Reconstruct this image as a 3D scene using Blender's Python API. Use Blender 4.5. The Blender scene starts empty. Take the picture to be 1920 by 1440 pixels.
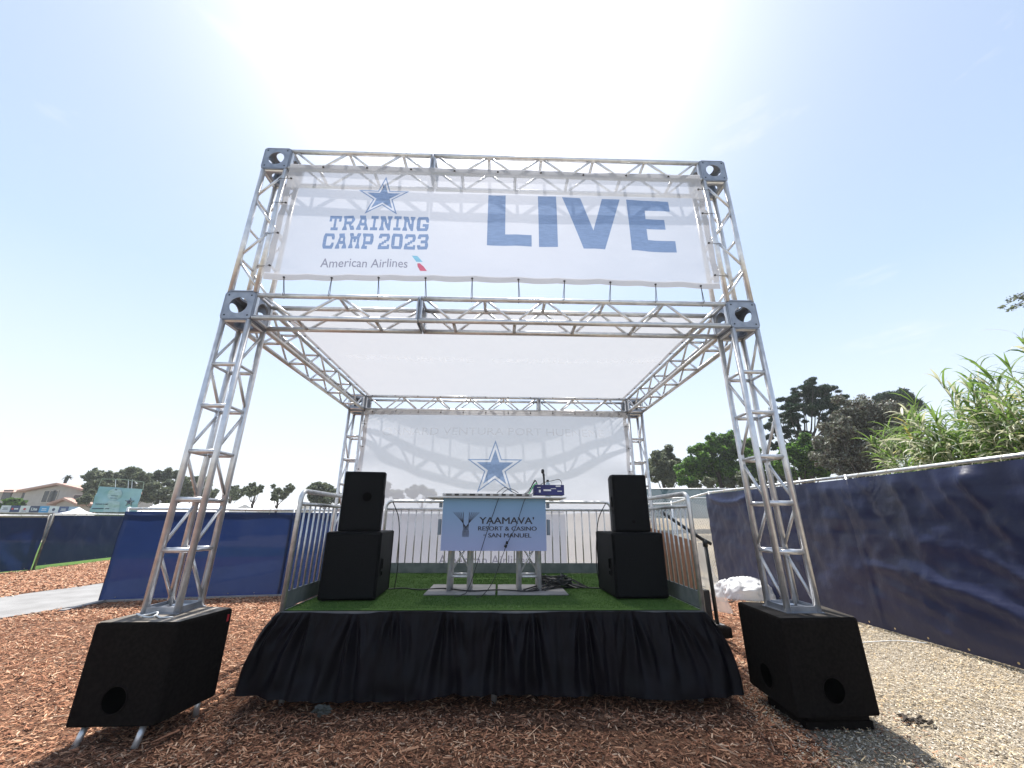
import bpy, bmesh, math, random
import numpy as np
from mathutils import Vector, Matrix, noise
random.seed(7); RNG = np.random.default_rng(7)
S = bpy.context.scene
COL = S.collection
PI = math.pi

# ------------------------------------------------------------------ camera, sky, sun, exposure
cam_d = bpy.data.cameras.new('camera'); cam = bpy.data.objects.new('camera', cam_d); COL.objects.link(cam)
cam_d.sensor_width = 36.0; cam_d.lens = 36.0*741.336/1920.0; cam_d.clip_end = 2000; cam_d.clip_start = 0.05
CR = Vector((0.9996, -0.0294, 0.0045)); CU = Vector((-0.0138, -0.3229, 0.9463)); CF = CR.cross(CU)*-1
CAM = Vector((2.7961, -3.5619, 1.4445))
m = Matrix((CR, CU, -CF)).transposed().to_4x4(); m.translation = CAM
cam.matrix_world = m
S.camera = cam
S.render.resolution_x = 1024; S.render.resolution_y = 768

SUN_EL = math.radians(65.0); SUN_AZ = math.radians(-5.0)      # azimuth from +Y towards +X
w = bpy.data.worlds.new('World'); S.world = w; w.use_nodes = True
wn = w.node_tree.nodes; wl = w.node_tree.links; wn.clear()
sky = wn.new('ShaderNodeTexSky'); sky.sky_type = 'NISHITA'; sky.sun_disc = False
sky.sun_elevation = SUN_EL; sky.sun_rotation = SUN_AZ
sky.air_density = 1.0; sky.dust_density = 3.2; sky.ozone_density = 1.2; sky.altitude = 10
bg = wn.new('ShaderNodeBackground'); bg.inputs['Strength'].default_value = 0.090
wo = wn.new('ShaderNodeOutputWorld')
# marine haze: the sky pales towards the horizon all the way round, with a few thin wisps of cloud
g_ = wn.new('ShaderNodeTexCoord'); sx_ = wn.new('ShaderNodeSeparateXYZ'); wl.new(g_.outputs['Generated'], sx_.inputs[0])
mh = wn.new('ShaderNodeMapRange'); mh.interpolation_type = 'SMOOTHSTEP'; mh.inputs['From Min'].default_value = -.02; mh.inputs['From Max'].default_value = .75
mh.inputs['To Min'].default_value = .93; mh.inputs['To Max'].default_value = .42; wl.new(sx_.outputs['Z'], mh.inputs['Value'])
hr = wn.new('ShaderNodeValToRGB'); hr.color_ramp.elements[0].position = 0.0; hr.color_ramp.elements[0].color = (.72, .75, .79, 1); hr.color_ramp.elements[1].position = .45; hr.color_ramp.elements[1].color = (.49, .64, .86, 1)
wl.new(sx_.outputs['Z'], hr.inputs[0]); hs = wn.new('ShaderNodeVectorMath'); hs.operation = 'SCALE'; hs.inputs['Scale'].default_value = 9.6; wl.new(hr.outputs[0], hs.inputs[0])
hz = wn.new('ShaderNodeMixRGB'); wl.new(hs.outputs[0], hz.inputs[2]); wl.new(mh.outputs[0], hz.inputs[0]); wl.new(sky.outputs[0], hz.inputs[1])
mpc = wn.new('ShaderNodeMapping'); mpc.inputs['Scale'].default_value = (1.6, 1.6, 7.0); mpc.inputs['Location'].default_value = (3.1, .7, .35); wl.new(g_.outputs['Generated'], mpc.inputs[0])
nc = wn.new('ShaderNodeTexNoise'); nc.inputs['Scale'].default_value = 1.7; nc.inputs['Detail'].default_value = 7; nc.inputs['Roughness'].default_value = .6; wl.new(mpc.outputs[0], nc.inputs['Vector'])
mc = wn.new('ShaderNodeMapRange'); mc.inputs['From Min'].default_value = .60; mc.inputs['From Max'].default_value = .78; mc.inputs['To Max'].default_value = .45; wl.new(nc.outputs['Fac'], mc.inputs['Value'])
cl = wn.new('ShaderNodeMixRGB'); cl.inputs[2].default_value = (7.4, 7.3, 7.5, 1); wl.new(mc.outputs[0], cl.inputs[0]); wl.new(hz.outputs[0], cl.inputs[1])
wl.new(cl.outputs[0], bg.inputs[0]); wl.new(bg.outputs[0], wo.inputs[0])

sd = bpy.data.lights.new('sun', 'SUN'); so = bpy.data.objects.new('sun', sd); COL.objects.link(so)
sd.energy = 5.0; sd.angle = math.radians(0.55); sd.color = (1.0, 0.965, 0.91)
SDIR = Vector((math.sin(SUN_AZ)*math.cos(SUN_EL), math.cos(SUN_AZ)*math.cos(SUN_EL), math.sin(SUN_EL)))
so.rotation_euler = SDIR.to_track_quat('Z', 'Y').to_euler(); so.location = (3, 10, 20)
vs = S.view_settings; vs.view_transform = 'Standard'; vs.look = 'None'; vs.exposure = 0.85; vs.gamma = 1; vs.use_curve_mapping = False
S.render.engine = 'CYCLES'
S.cycles.max_bounces = 8; S.cycles.transparent_max_bounces = 24; S.cycles.diffuse_bounces = 4
S.cycles.use_denoising = True; S.cycles.volume_bounces = 0
S.cycles.caustics_reflective = False; S.cycles.caustics_refractive = False
S.cycles.sample_clamp_indirect = 8

def at(px, py, Y):
    "world point seen at pixel (px, py) of the 1920 frame at depth Y"
    d = CF + CR*((px-960)/741.336) - CU*((py-720)/741.336)
    return CAM + d*((Y-CAM.y)/d.y)

# ------------------------------------------------------------------ materials
def M_new(name):
    mt = bpy.data.materials.new(name); mt.use_nodes = True
    nt = mt.node_tree; return mt, nt, nt.nodes, nt.links
def N(nt, t, **kw):
    n = nt.nodes.new(t)
    for k, v in kw.items():
        if k in n.inputs: n.inputs[k].default_value = v
        else: setattr(n, k, v)
    return n
def noise_col(nt, a, b, scale=5, detail=6, lo=.35, hi=.65, coord='Object', stretch=None):
    tc = N(nt, 'ShaderNodeTexCoord'); src = tc.outputs[coord]
    if stretch:
        mp = N(nt, 'ShaderNodeMapping'); mp.inputs['Scale'].default_value = stretch
        nt.links.new(src, mp.inputs[0]); src = mp.outputs[0]
    tn = N(nt, 'ShaderNodeTexNoise'); tn.inputs['Scale'].default_value = scale; tn.inputs['Detail'].default_value = detail
    nt.links.new(src, tn.inputs['Vector'])
    cr = N(nt, 'ShaderNodeValToRGB'); e = cr.color_ramp.elements
    e[0].position = lo; e[1].position = hi; e[0].color = (*a, 1); e[1].color = (*b, 1)
    nt.links.new(tn.outputs['Fac'], cr.inputs[0])
    return cr.outputs[0], tn.outputs['Fac'], src
def bump(nt, fac, strength, dist, bsdf, slot='Normal'):
    bp = N(nt, 'ShaderNodeBump'); bp.inputs['Strength'].default_value = strength; bp.inputs['Distance'].default_value = dist
    nt.links.new(fac, bp.inputs['Height']); nt.links.new(bp.outputs[0], bsdf.inputs[slot]); return bp
def mat(name, a, b=None, rough=.6, metal=0., scale=5, detail=6, bs=0., bscale=None, bdist=.01, spec=.5, stretch=None, lo=.35, hi=.65, rvar=0.):
    mt, nt, nn, ll = M_new(name); p = nn['Principled BSDF']
    b = b or tuple(min(1, c*1.25+.002) for c in a)
    c, f, src = noise_col(nt, a, b, scale, detail, lo, hi, 'Object', stretch)
    ll.new(c, p.inputs['Base Color']); p.inputs['Roughness'].default_value = rough; p.inputs['Metallic'].default_value = metal
    p.inputs['Specular IOR Level'].default_value = spec
    if rvar:
        mr = N(nt, 'ShaderNodeMapRange'); mr.inputs['To Min'].default_value = rough-rvar; mr.inputs['To Max'].default_value = rough+rvar
        ll.new(f, mr.inputs['Value']); ll.new(mr.outputs[0], p.inputs['Roughness'])
    if bs:
        t2 = N(nt, 'ShaderNodeTexNoise'); t2.inputs['Scale'].default_value = bscale or scale*6; t2.inputs['Detail'].default_value = 4
        ll.new(src, t2.inputs['Vector']); bump(nt, t2.outputs['Fac'], bs, bdist, p)
    return mt
def cloth(name, a, b, trans_col, transp=.15, transl=.5, scale=3, rough=.9, gloss=0., weave=0., bs=.15, tint=(1, 1, 1), bscale=9):
    "woven mesh cloth: part see-through, part diffusing on both sides"
    mt, nt, nn, ll = M_new(name); nn.remove(nn['Principled BSDF'])
    c, f, src = noise_col(nt, a, b, scale, 5)
    d = N(nt, 'ShaderNodeBsdfPrincipled'); d.inputs['Roughness'].default_value = rough; d.inputs['Specular IOR Level'].default_value = gloss
    ll.new(c, d.inputs['Base Color'])
    t = N(nt, 'ShaderNodeBsdfTranslucent'); t.inputs['Color'].default_value = (*trans_col, 1)
    mx = N(nt, 'ShaderNodeMixShader'); mx.inputs[0].default_value = transl
    ll.new(d.outputs[0], mx.inputs[1]); ll.new(t.outputs[0], mx.inputs[2])
    tr = N(nt, 'ShaderNodeBsdfTransparent'); tr.inputs['Color'].default_value = (*tint, 1)
    m2 = N(nt, 'ShaderNodeMixShader'); m2.inputs[0].default_value = transp
    ll.new(mx.outputs[0], m2.inputs[1]); ll.new(tr.outputs[0], m2.inputs[2])
    ll.new(m2.outputs[0], nn['Material Output'].inputs[0])
    t2 = N(nt, 'ShaderNodeTexNoise'); t2.inputs['Scale'].default_value = bscale; t2.inputs['Detail'].default_value = 6
    ll.new(src, t2.inputs['Vector']); bp = bump(nt, t2.outputs['Fac'], bs, .02, d); ll.new(bp.outputs[0], t.inputs['Normal'])
    return mt
def film(name, col, dens=.12, dcol=None, streak=True):
    "thin ink printed on the mesh cloth: filters what shines through, adds a little of its own colour"
    mt, nt, nn, ll = M_new(name); nn.remove(nn['Principled BSDF'])
    c, f, src = noise_col(nt, tuple(x*.93 for x in col), tuple(min(1, x*1.06) for x in col), 14, 5, stretch=(1, 1, 5))
    tr = N(nt, 'ShaderNodeBsdfTransparent'); ll.new(c, tr.inputs['Color'])
    d = N(nt, 'ShaderNodeBsdfDiffuse'); d.inputs['Color'].default_value = (*(dcol or col), 1)
    m2 = N(nt, 'ShaderNodeMixShader'); m2.inputs[0].default_value = dens
    ll.new(tr.outputs[0], m2.inputs[1]); ll.new(d.outputs[0], m2.inputs[2]); ll.new(m2.outputs[0], nn['Material Output'].inputs[0])
    return mt
def leafm(name, a, b, transl=.35, tcol=None, scale=1.5, rough=.5, spec=.3):
    mt, nt, nn, ll = M_new(name); d = nn['Principled BSDF']
    c, f, src = noise_col(nt, a, b, scale, 4)
    ll.new(c, d.inputs['Base Color']); d.inputs['Roughness'].default_value = rough; d.inputs['Specular IOR Level'].default_value = spec
    t = N(nt, 'ShaderNodeBsdfTranslucent'); t.inputs['Color'].default_value = (*(tcol or tuple(x*1.6 for x in b)), 1)
    mx = N(nt, 'ShaderNodeMixShader'); mx.inputs[0].default_value = transl
    ll.new(d.outputs[0], mx.inputs[1]); ll.new(t.outputs[0], mx.inputs[2]); ll.new(mx.outputs[0], nn['Material Output'].inputs[0])
    return mt

ALU = mat('brushed_aluminium', (.62, .62, .63), (.78, .78, .78), rough=.32, metal=.62, scale=14, bs=.12, bscale=60, bdist=.002, rvar=.10)
ALU2 = mat('plate_aluminium', (.26, .28, .32), (.38, .40, .44), rough=.45, metal=.7, scale=9, bs=.1, bscale=50, bdist=.002, rvar=.08)
GALV = mat('galvanised_pipe', (.56, .57, .57), (.74, .74, .73), rough=.42, metal=.75, scale=22, bs=.1, bscale=70, bdist=.002, rvar=.1)
STEELD = mat('dark_tube', (.10, .10, .10), (.20, .19, .18), rough=.5, metal=.6, scale=15)
TOEB = mat('painted_toe_board', (.16, .18, .18), (.24, .26, .25), rough=.6, metal=.3, scale=8)
CARPET = mat('black_carpet', (.008, .0068, .0062), (.014, .0118, .0105), rough=.95, scale=40, bs=.35, bscale=400, bdist=.002, spec=.05)
CARPET2 = mat('dark_grey_carpet', (.02, .018, .016), (.06, .052, .045), rough=.95, scale=7, bs=.35, bscale=300, bdist=.002, spec=.15)  # darker carpet tone for the right box top
DUSTY_SUN = mat('sunlit_dusty_carpet', (.13, .115, .10), (.34, .31, .28), rough=.95, scale=9, bs=.35, bscale=300, bdist=.002, spec=.15, lo=.45, hi=.8)  # dust, with the sun on the left box top put into the colour
BLACKP = mat('black_texture_paint', (.005, .0055, .006), (.009, .0095, .0105), rough=.6, scale=30, bs=.25, bscale=500, bdist=.001, spec=.12)
GRILLE = mat('perforated_grille', (.004, .0045, .005), (.010, .011, .012), rough=.6, metal=.0, scale=220, detail=1, bs=.6, bscale=500, bdist=.002, spec=.10)
HOLE = mat('hollow_dark', (.0006, .0006, .0006), (.0012, .0012, .0012), rough=1, spec=.0)
RUBBER = mat('black_rubber', (.012, .012, .012), (.02, .02, .02), rough=.55)
SKIRT = mat('black_polyester', (.003, .0028, .0042), (.0065, .0058, .0088), rough=.5, scale=5, bs=.15, bscale=20, bdist=.01, spec=.13)
TURF = mat('artificial_turf', (.045, .100, .020), (.085, .160, .036), rough=.9, scale=60, bs=.9, bscale=500, bdist=.006, spec=.15)
PLATE = mat('grey_base_plate', (.22, .21, .20), (.32, .30, .29), rough=.6, scale=5)
WHITEP = mat('white_plastic', (.70, .70, .69), (.80, .80, .79), rough=.45, scale=5)
CABLEB = mat('black_cable', (.010, .010, .010), (.02, .02, .02), rough=.5)
CABLEG = mat('green_cable', (.05, .35, .12), (.08, .5, .18), rough=.5)
CORD = mat('bungee_cord', (.05, .05, .055), (.09, .09, .09), rough=.7)
BANNER = cloth('white_mesh_banner', (.76, .76, .78), (.84, .84, .86), (.40, .41, .45), transp=.32, transl=.55, bs=.25, scale=2)
HEM = cloth('banner_hem', (.78, .78, .79), (.84, .84, .85), (.50, .50, .52), transp=.04, transl=.5, bs=.15)
ROOFC = cloth('white_roof_mesh', (.78, .79, .80), (.83, .84, .85), (.34, .345, .36), transp=.13, transl=.62, bs=.5, scale=1.2, bscale=4)
INK = film('blue_ink', (.43, .55, .73), .10, (.10, .16, .32))
INKG = film('grey_ink', (.50, .49, .54), .06, (.15, .15, .18))
INKR = film('red_ink', (.90, .28, .36), .10, (.6, .05, .1))
INKC = film('cyan_ink', (.45, .80, .90), .10, (.1, .4, .6))
GHOST = cloth('pale_show_through', (.9, .9, .9), (.95, .95, .95), (.95, .95, .95), transp=.74, transl=.9)
SCREEN_L = cloth('blue_windscreen_mesh', (.006, .014, .046), (.010, .022, .066), (.010, .025, .095), transp=.02, transl=.5, bs=.3, gloss=.12, rough=.5, scale=.7)
SCREEN_R = cloth('navy_windscreen_mesh', (.009, .0135, .050), (.014, .020, .070), (.016, .025, .095), transp=.02, transl=.25, bs=.35, gloss=.42, rough=.36, scale=.9)
SCREEN_F = cloth('teal_windscreen_mesh', (.05, .09, .11), (.08, .12, .14), (.06, .10, .12), transp=.1, transl=.4)
BRASS = mat('brass_grommet', (.5, .42, .25), (.7, .6, .4), rough=.4, metal=.8)
TARP = cloth('white_plastic_sheet', (.80, .80, .80), (.88, .88, .88), (.8, .8, .8), transp=.0, transl=.25, bs=.6, rough=.5, gloss=.4, scale=2)
CLEAR = cloth('cloudy_plastic_film', (.6, .62, .62), (.7, .72, .72), (.7, .7, .7), transp=.55, transl=.4, bs=.5)
BROWN = mat('brown_board', (.27, .135, .075), (.36, .19, .11), rough=.8, scale=3, stretch=(1, 1, .2))
CONC = mat('pale_path', (.19, .185, .18), (.25, .245, .24), rough=.9, scale=2.5, bs=.3, bscale=60, bdist=.006)
def ground_mat(name, cols, scale, bs=.8, bdist=.03, sc2=40):
    mt, nt, nn, ll = M_new(name); p = nn['Principled BSDF']; p.inputs['Roughness'].default_value = .95; p.inputs['Specular IOR Level'].default_value = .15
    tc = N(nt, 'ShaderNodeTexCoord')
    v = N(nt, 'ShaderNodeTexVoronoi'); v.inputs['Scale'].default_value = sc2; v.inputs['Randomness'].default_value = 1
    ds = N(nt, 'ShaderNodeTexNoise'); ds.inputs['Scale'].default_value = 30
    mv = N(nt, 'ShaderNodeMixRGB'); mv.inputs[0].default_value = .08
    ll.new(tc.outputs['Object'], ds.inputs['Vector']); ll.new(tc.outputs['Object'], mv.inputs[1]); ll.new(ds.outputs['Color'], mv.inputs[2]); ll.new(mv.outputs[0], v.inputs['Vector'])
    cr = N(nt, 'ShaderNodeValToRGB'); e = cr.color_ramp.elements
    e[0].color = (*cols[0], 1); e[0].position = 0; e[1].color = (*cols[-1], 1); e[1].position = 1
    for i, c in enumerate(cols[1:-1]):
        k = e.new((i+1)/(len(cols)-1)); k.color = (*c, 1)
    sp = N(nt, 'ShaderNodeSeparateColor'); ll.new(v.outputs['Color'], sp.inputs[0]); ll.new(sp.outputs[0], cr.inputs[0])
    tn = N(nt, 'ShaderNodeTexNoise'); tn.inputs['Scale'].default_value = scale; tn.inputs['Detail'].default_value = 8
    ll.new(tc.outputs['Object'], tn.inputs['Vector'])
    mr = N(nt, 'ShaderNodeMapRange'); mr.inputs['From Min'].default_value = .3; mr.inputs['From Max'].default_value = .7; mr.inputs['To Min'].default_value = .72; mr.inputs['To Max'].default_value = 1.15
    ll.new(tn.outputs['Fac'], mr.inputs['Value'])
    mm = N(nt, 'ShaderNodeVectorMath', operation='SCALE'); ll.new(cr.outputs[0], mm.inputs[0]); ll.new(mr.outputs[0], mm.inputs['Scale'])
    ll.new(mm.outputs[0], p.inputs['Base Color'])
    bump(nt, v.outputs['Distance'], bs, bdist, p)
    return mt
MULCH = ground_mat('mulch_bed', [(.035, .016, .010), (.18, .085, .050), (.28, .15, .09), (.10, .048, .03)], .8, sc2=45)
GRAVEL = ground_mat('gravel_lot', [(.20, .16, .115), (.38, .32, .235), (.29, .24, .175), (.46, .40, .31)], .5, sc2=50)
SOIL = ground_mat('dry_ground', [(.20, .17, .12), (.30, .27, .2), (.25, .23, .16), (.36, .32, .25)], .1, sc2=8)
GRASS = ground_mat('mown_grass', [(.05, .11, .02), (.09, .17, .035), (.07, .14, .03), (.12, .2, .05)], .6, sc2=30)

# ------------------------------------------------------------------ helpers
ROOT = {}
def tag(o, label, cat, group=None, kind=None):
    if label: o['label'] = label
    if cat: o['category'] = cat
    if group: o['group'] = group
    if kind: o['kind'] = kind
    return o
def thing(name, label, cat, loc=(0, 0, 0), rz=0., group=None):
    o = bpy.data.objects.new(name, None); COL.objects.link(o); o.empty_display_size = .1
    o.location = loc; o.rotation_euler = (0, 0, rz); ROOT[o.name] = Vector(loc)
    return tag(o, label, cat, group)
def origin(o):
    while o.parent: o = o.parent
    return ROOT.get(o.name, Vector((0, 0, 0)))
class MB:
    def __init__(s): s.v = []; s.f = []; s.m = []; s.mi = 0
    def add(s, vs, fs):
        b = len(s.v); s.v += [tuple(p) for p in vs]; s.f += [tuple(b+i for i in f) for f in fs]; s.m += [s.mi]*len(fs)
    def box(s, c, d, rz=0., bev=0.):
        cx, cy, cz = c; hx, hy, hz = d[0]/2, d[1]/2, d[2]/2
        pts = []
        if bev:
            for z, k in ((-hz, 1), (-hz+bev, 0), (hz-bev, 0), (hz, 1)):
                for sx, sy in ((-1, -1), (1, -1), (1, 1), (-1, 1)):
                    for e in (0, 1):
                        i = bev*k
                        x, y = sx*(hx-i), sy*(hy-i)
                        if (sx*sy > 0) == (e == 0): x -= sx*bev*.6
                        else: y -= sy*bev*.6
                        pts.append((x, y, z))
            n = 8; fs = [tuple(range(n-1, -1, -1)), tuple(range(3*n, 4*n))]
            # order corner pairs around
            order = []
            for z in range(4):
                base = z*8
                order += [base+i for i in range(8)]
            for z in range(3):
                for i in range(8):
                    a = z*8+i; b = z*8+(i+1) % 8; fs.append((a, b, b+8, a+8))
        else:
            pts = [(x, y, z) for z in (-hz, hz) for x, y in ((-hx, -hy), (hx, -hy), (hx, hy), (-hx, hy))]
            fs = [(3, 2, 1, 0), (4, 5, 6, 7), (0, 1, 5, 4), (1, 2, 6, 5), (2, 3, 7, 6), (3, 0, 4, 7)]
        c_, s_ = math.cos(rz), math.sin(rz)
        s.add([(cx+x*c_-y*s_, cy+x*s_+y*c_, cz+z) for x, y, z in pts], fs); return s
    def tube(s, pts, r, n=8, cap=True):
        pts = [Vector(p) for p in pts]; rs = r if isinstance(r, (list, tuple)) else [r]*len(pts)
        vs = []; prev = None
        for i, p in enumerate(pts):
            d = (pts[min(i+1, len(pts)-1)]-pts[max(i-1, 0)])
            if d.length < 1e-9: d = Vector((0, 0, 1))
            d.normalize()
            if prev is None:
                a = Vector((0, 0, 1)) if abs(d.z) < .9 else Vector((1, 0, 0)); u = d.cross(a).normalized()
            else:
                u = (prev-d*prev.dot(d)).normalized()
            prev = u; v = d.cross(u)
            for k in range(n):
                t = 2*PI*k/n; vs.append(p+(u*math.cos(t)+v*math.sin(t))*rs[i])
        fs = []
        for i in range(len(pts)-1):
            for k in range(n):
                a = i*n+k; b = i*n+(k+1) % n; fs.append((a, b, b+n, a+n))
        if cap: fs += [tuple(range(n-1, -1, -1)), tuple(range(len(vs)-n, len(vs)))]
        s.add(vs, fs); return s
    def grid(s, fn, nu, nv):
        s.add([fn(i/nu, j/nv) for j in range(nv+1) for i in range(nu+1)],
              [(j*(nu+1)+i, j*(nu+1)+i+1, (j+1)*(nu+1)+i+1, (j+1)*(nu+1)+i) for j in range(nv) for i in range(nu)]); return s
    def disc(s, c, nrm, r, n=16, r2=None):
        nrm = Vector(nrm).normalized(); a = Vector((0, 0, 1)) if abs(nrm.z) < .9 else Vector((1, 0, 0)); u = nrm.cross(a).normalized(); v = nrm.cross(u)
        c = Vector(c); s.add([c+(u*math.cos(2*PI*k/n)*(r2 or r)+v*math.sin(2*PI*k/n)*r) for k in range(n)], [tuple(range(n))]); return s
    def build(s, name, mats, parent=None, smooth=False, local=False, **props):
        me = bpy.data.meshes.new(name)
        off = Vector((0, 0, 0)) if (local or parent is None) else origin(parent)
        me.from_pydata([(p[0]-off.x, p[1]-off.y, p[2]-off.z) for p in s.v], [], s.f)
        for q in (mats if isinstance(mats, (list, tuple)) else [mats]): me.materials.append(q)
        if any(s.m): me.polygons.foreach_set('material_index', s.m)
        if smooth: me.polygons.foreach_set('use_smooth', [True]*len(s.f))
        me.update()
        o = bpy.data.objects.new(name, me); COL.objects.link(o)
        if parent: o.parent = parent
        for k, v in props.items(): o[k] = v
        return o
def np_mesh(name, V, F, mats, mi=None, parent=None, smooth=False, **props):
    me = bpy.data.meshes.new(name); nv = len(V); nf, k = F.shape
    me.vertices.add(nv); me.vertices.foreach_set('co', np.asarray(V, dtype=np.float32).ravel())
    me.loops.add(nf*k); me.loops.foreach_set('vertex_index', F.astype(np.int32).ravel())
    me.polygons.add(nf); me.polygons.foreach_set('loop_start', np.arange(0, nf*k, k, dtype=np.int32))
    try: me.polygons.foreach_set('loop_total', np.full(nf, k, dtype=np.int32))
    except Exception: pass
    for q in mats: me.materials.append(q)
    if mi is not None: me.polygons.foreach_set('material_index', mi.astype(np.int32))
    if smooth: me.polygons.foreach_set('use_smooth', np.ones(nf, dtype=bool))
    me.update(calc_edges=True)
    o = bpy.data.objects.new(name, me); COL.objects.link(o)
    if parent: o.parent = parent
    for a, b in props.items(): o[a] = b
    return o
def struct(o): o['kind'] = 'structure'; return o
def dup_tree(o, parent=None):
    c = o.copy(); COL.objects.link(c); c.parent = parent
    for ch in [x for x in o.children]: dup_tree(ch, c)
    return c
def fbm(x, y, z=0., s=1.): return noise.fractal(Vector((x*s, y*s, z*s)), 1.0, 2.0, 4)

# ------------------------------------------------------------------ ground
def sheet(name, m_, pts, z, parent=None):
    mb = MB(); mb.add([(x, y, z) for x, y in pts], [tuple(range(len(pts)))]); return struct(mb.build(name, m_, parent))
sheet('ground', SOIL, [(-220, -40), (220, -40), (220, 190), (-220, 190)], -.012)
sheet('gravel_lot', GRAVEL, [(3.6, -6), (30, -6), (30, 20), (8, 30), (-3, 30), (1, 6)], -.006)
def ragged(pts, amp=.12, step=.25):
    out = []
    for i, p in enumerate(pts):
        q = pts[(i+1) % len(pts)]; L = math.dist(p, q); n = max(1, int(L/step))
        for k in range(n):
            t = k/n; x = p[0]+(q[0]-p[0])*t; y = p[1]+(q[1]-p[1])*t
            out.append((x+amp*fbm(x, y, 3, 1.3), y+amp*fbm(x, y, 9, 1.3)))
    return out
MUL = [(4.7, -6), (4.85, -.55), (5.1, .44), (5.3, 1.06), (6.0, 1.8), (6.9, 3.1), (7.6, 4.9), (7.0, 5.9), (4, 6.3), (-1.3, 5.75), (-3.9, 5.2), (-4.25, 4.4), (-4.6, 3.1), (-5.6, -1.0), (-6.5, -6)]
MUL2 = [(-6.75, 4.6), (-6.15, 7.4), (-5.8, 10), (-5.2, 13.5), (-10.9, 12.4), (-10.4, 9.2), (-10.6, 7.0), (-11.2, 2.0), (-8.4, -2)]
sheet('mulch_bed', MULCH, ragged(MUL), 0.0); sheet('mulch_bed', MULCH, ragged(MUL2), 0.0)
sheet('footpath', CONC, [(-8.4, -4.), (-6.62, 5.09), (-6.1, 8), (-5.0, 15), (-2.9, 15), (-3.75, 8), (-4.28, 4.8), (-4.65, 3.39), (-6.5, -4.)], 0.006)
sheet('mown_grass', GRASS, [(-10.95, 2), (-10.55, 9.2), (-11.0, 12.3), (-4.8, 14.5), (-4.5, 18), (-60, 30), (-60, -5), (-12, -4)], -.002)

# far gravel bank beyond the right-hand gap
def bank(u, v):
    x = 4.0+u*20; y = 8.2+v*16
    h = 1.75*min(1, max(0, (v-.05)/.42))**.8
    return (x, y, h+.06*fbm(x, y, 0, .7)-.05)
struct(MB().grid(bank, 40, 30).build('gravel_bank', GRAVEL, smooth=True))

# loose chips
def inside(poly, X, Y):
    res = np.zeros(len(X), bool); n = len(poly)
    for i in range(n):
        x1, y1 = poly[i]; x2, y2 = poly[(i+1) % n]
        c = ((y1 > Y) != (y2 > Y)); xi = (x2-x1)*(Y-y1)/((y2-y1) if y2 != y1 else 1e-9)+x1
        res ^= c & (X < xi)
    return res
def chips(name, label, poly, mats, n, box, lmin, lmax, wmin, wmax, dens=None, lift=.02, seed=1, weights=None):
    r = np.random.default_rng(seed)
    X = r.uniform(box[0], box[2], n); Y = r.uniform(box[1], box[3], n)
    jx = X+.12*np.sin(Y*5.3)*np.sin(X*4.1)+r.normal(0, .05, n); jy = Y+.12*np.cos(X*4.7)+r.normal(0, .05, n)
    k = inside(poly, jx, jy)
    if dens is not None: k &= r.random(n) < dens(X, Y)
    X = X[k]; Y = Y[k]; n = len(X)
    a = r.uniform(0, PI, n); L = r.uniform(lmin, lmax, n)*(.6+.8*r.random(n)**2); W = r.uniform(wmin, wmax, n)
    tilt = r.normal(0, .22, n); roll = r.normal(0, .45, n); Z = r.uniform(.001, lift, n)
    d = np.stack([np.cos(a)*np.cos(tilt), np.sin(a)*np.cos(tilt), np.sin(tilt)], 1)
    sde = np.stack([-np.sin(a)*np.cos(roll), np.cos(a)*np.cos(roll), np.sin(roll)], 1)
    up = np.cross(d, sde); C = np.stack([X, Y, Z+np.abs(np.sin(tilt))*L*.35], 1)
    h = W*.35; w0 = r.uniform(.15, .9, n); w1 = r.uniform(.15, .9, n)
    def P(l, s_, u): return C+d*(L*l)[:, None]+sde*(W*s_)[:, None]+up*(h*u)[:, None]
    o = np.ones(n)
    V = np.stack([P(-.5*o, -.5*w0, 0*o), P(-.5*o, .5*w0, 0*o), P(0*o, .5*o, .1*o), P(.5*o, .5*w1, 0*o), P(.5*o, -.5*w1, 0*o), P(0*o, -.5*o, .1*o), P(-.05*o, 0*o, o)], 1).reshape(-1, 3)
    b = (np.arange(n)*7)[:, None]
    F = np.concatenate([b+np.array([[0, 1, 6]]), b+np.array([[1, 2, 6]]), b+np.array([[2, 3, 6]]), b+np.array([[3, 4, 6]]), b+np.array([[4, 5, 6]]), b+np.array([[5, 0, 6]])], 1).reshape(-1, 3)
    mi = np.repeat(r.choice(len(mats), n, p=weights), 6)
    o = np_mesh(name, V, F, mats, mi); tag(o, label, 'ground cover', kind='stuff'); return o
WD = [mat('bark_chip', c, tuple(x*1.3 for x in c), rough=.85, scale=40, spec=.2, stretch=(1, 1, 1)) for c in
      ((.30, .138, .078), (.42, .225, .132), (.18, .078, .044), (.06, .026, .016), (.52, .35, .235), (.22, .145, .10))]
ST = [mat('straw_bit', c, tuple(x*1.25 for x in c), rough=.9, scale=30, spec=.15) for c in
      ((.55, .42, .25), (.42, .33, .215), (.28, .22, .15), (.62, .53, .39), (.14, .11, .08), (.33, .24, .16))]
GR = [mat('gravel_stone', c, tuple(x*1.25 for x in c), rough=.9, scale=30, spec=.2) for c in
      ((.42, .375, .305), (.31, .275, .225), (.50, .46, .39), (.20, .175, .145))]
chips('mulch_chips', 'reddish brown shredded bark mulch strewn around and in front of the black stage', MUL, WD, 190000, (-6.0, -1.1, 7.2, 3.2), .018, .062, .004, .012,
      dens=lambda X, Y: np.where((X > .9) & (X < 4.6) & (Y > .5), .12, np.clip(1.1-.22*(Y-.5), .35, 1)*(.72+.38*np.sin(X*2.3+1.7*np.sin(Y*1.9))*np.cos(Y*3.1+X))), weights=[.27, .2, .22, .14, .09, .08], seed=3)
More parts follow.
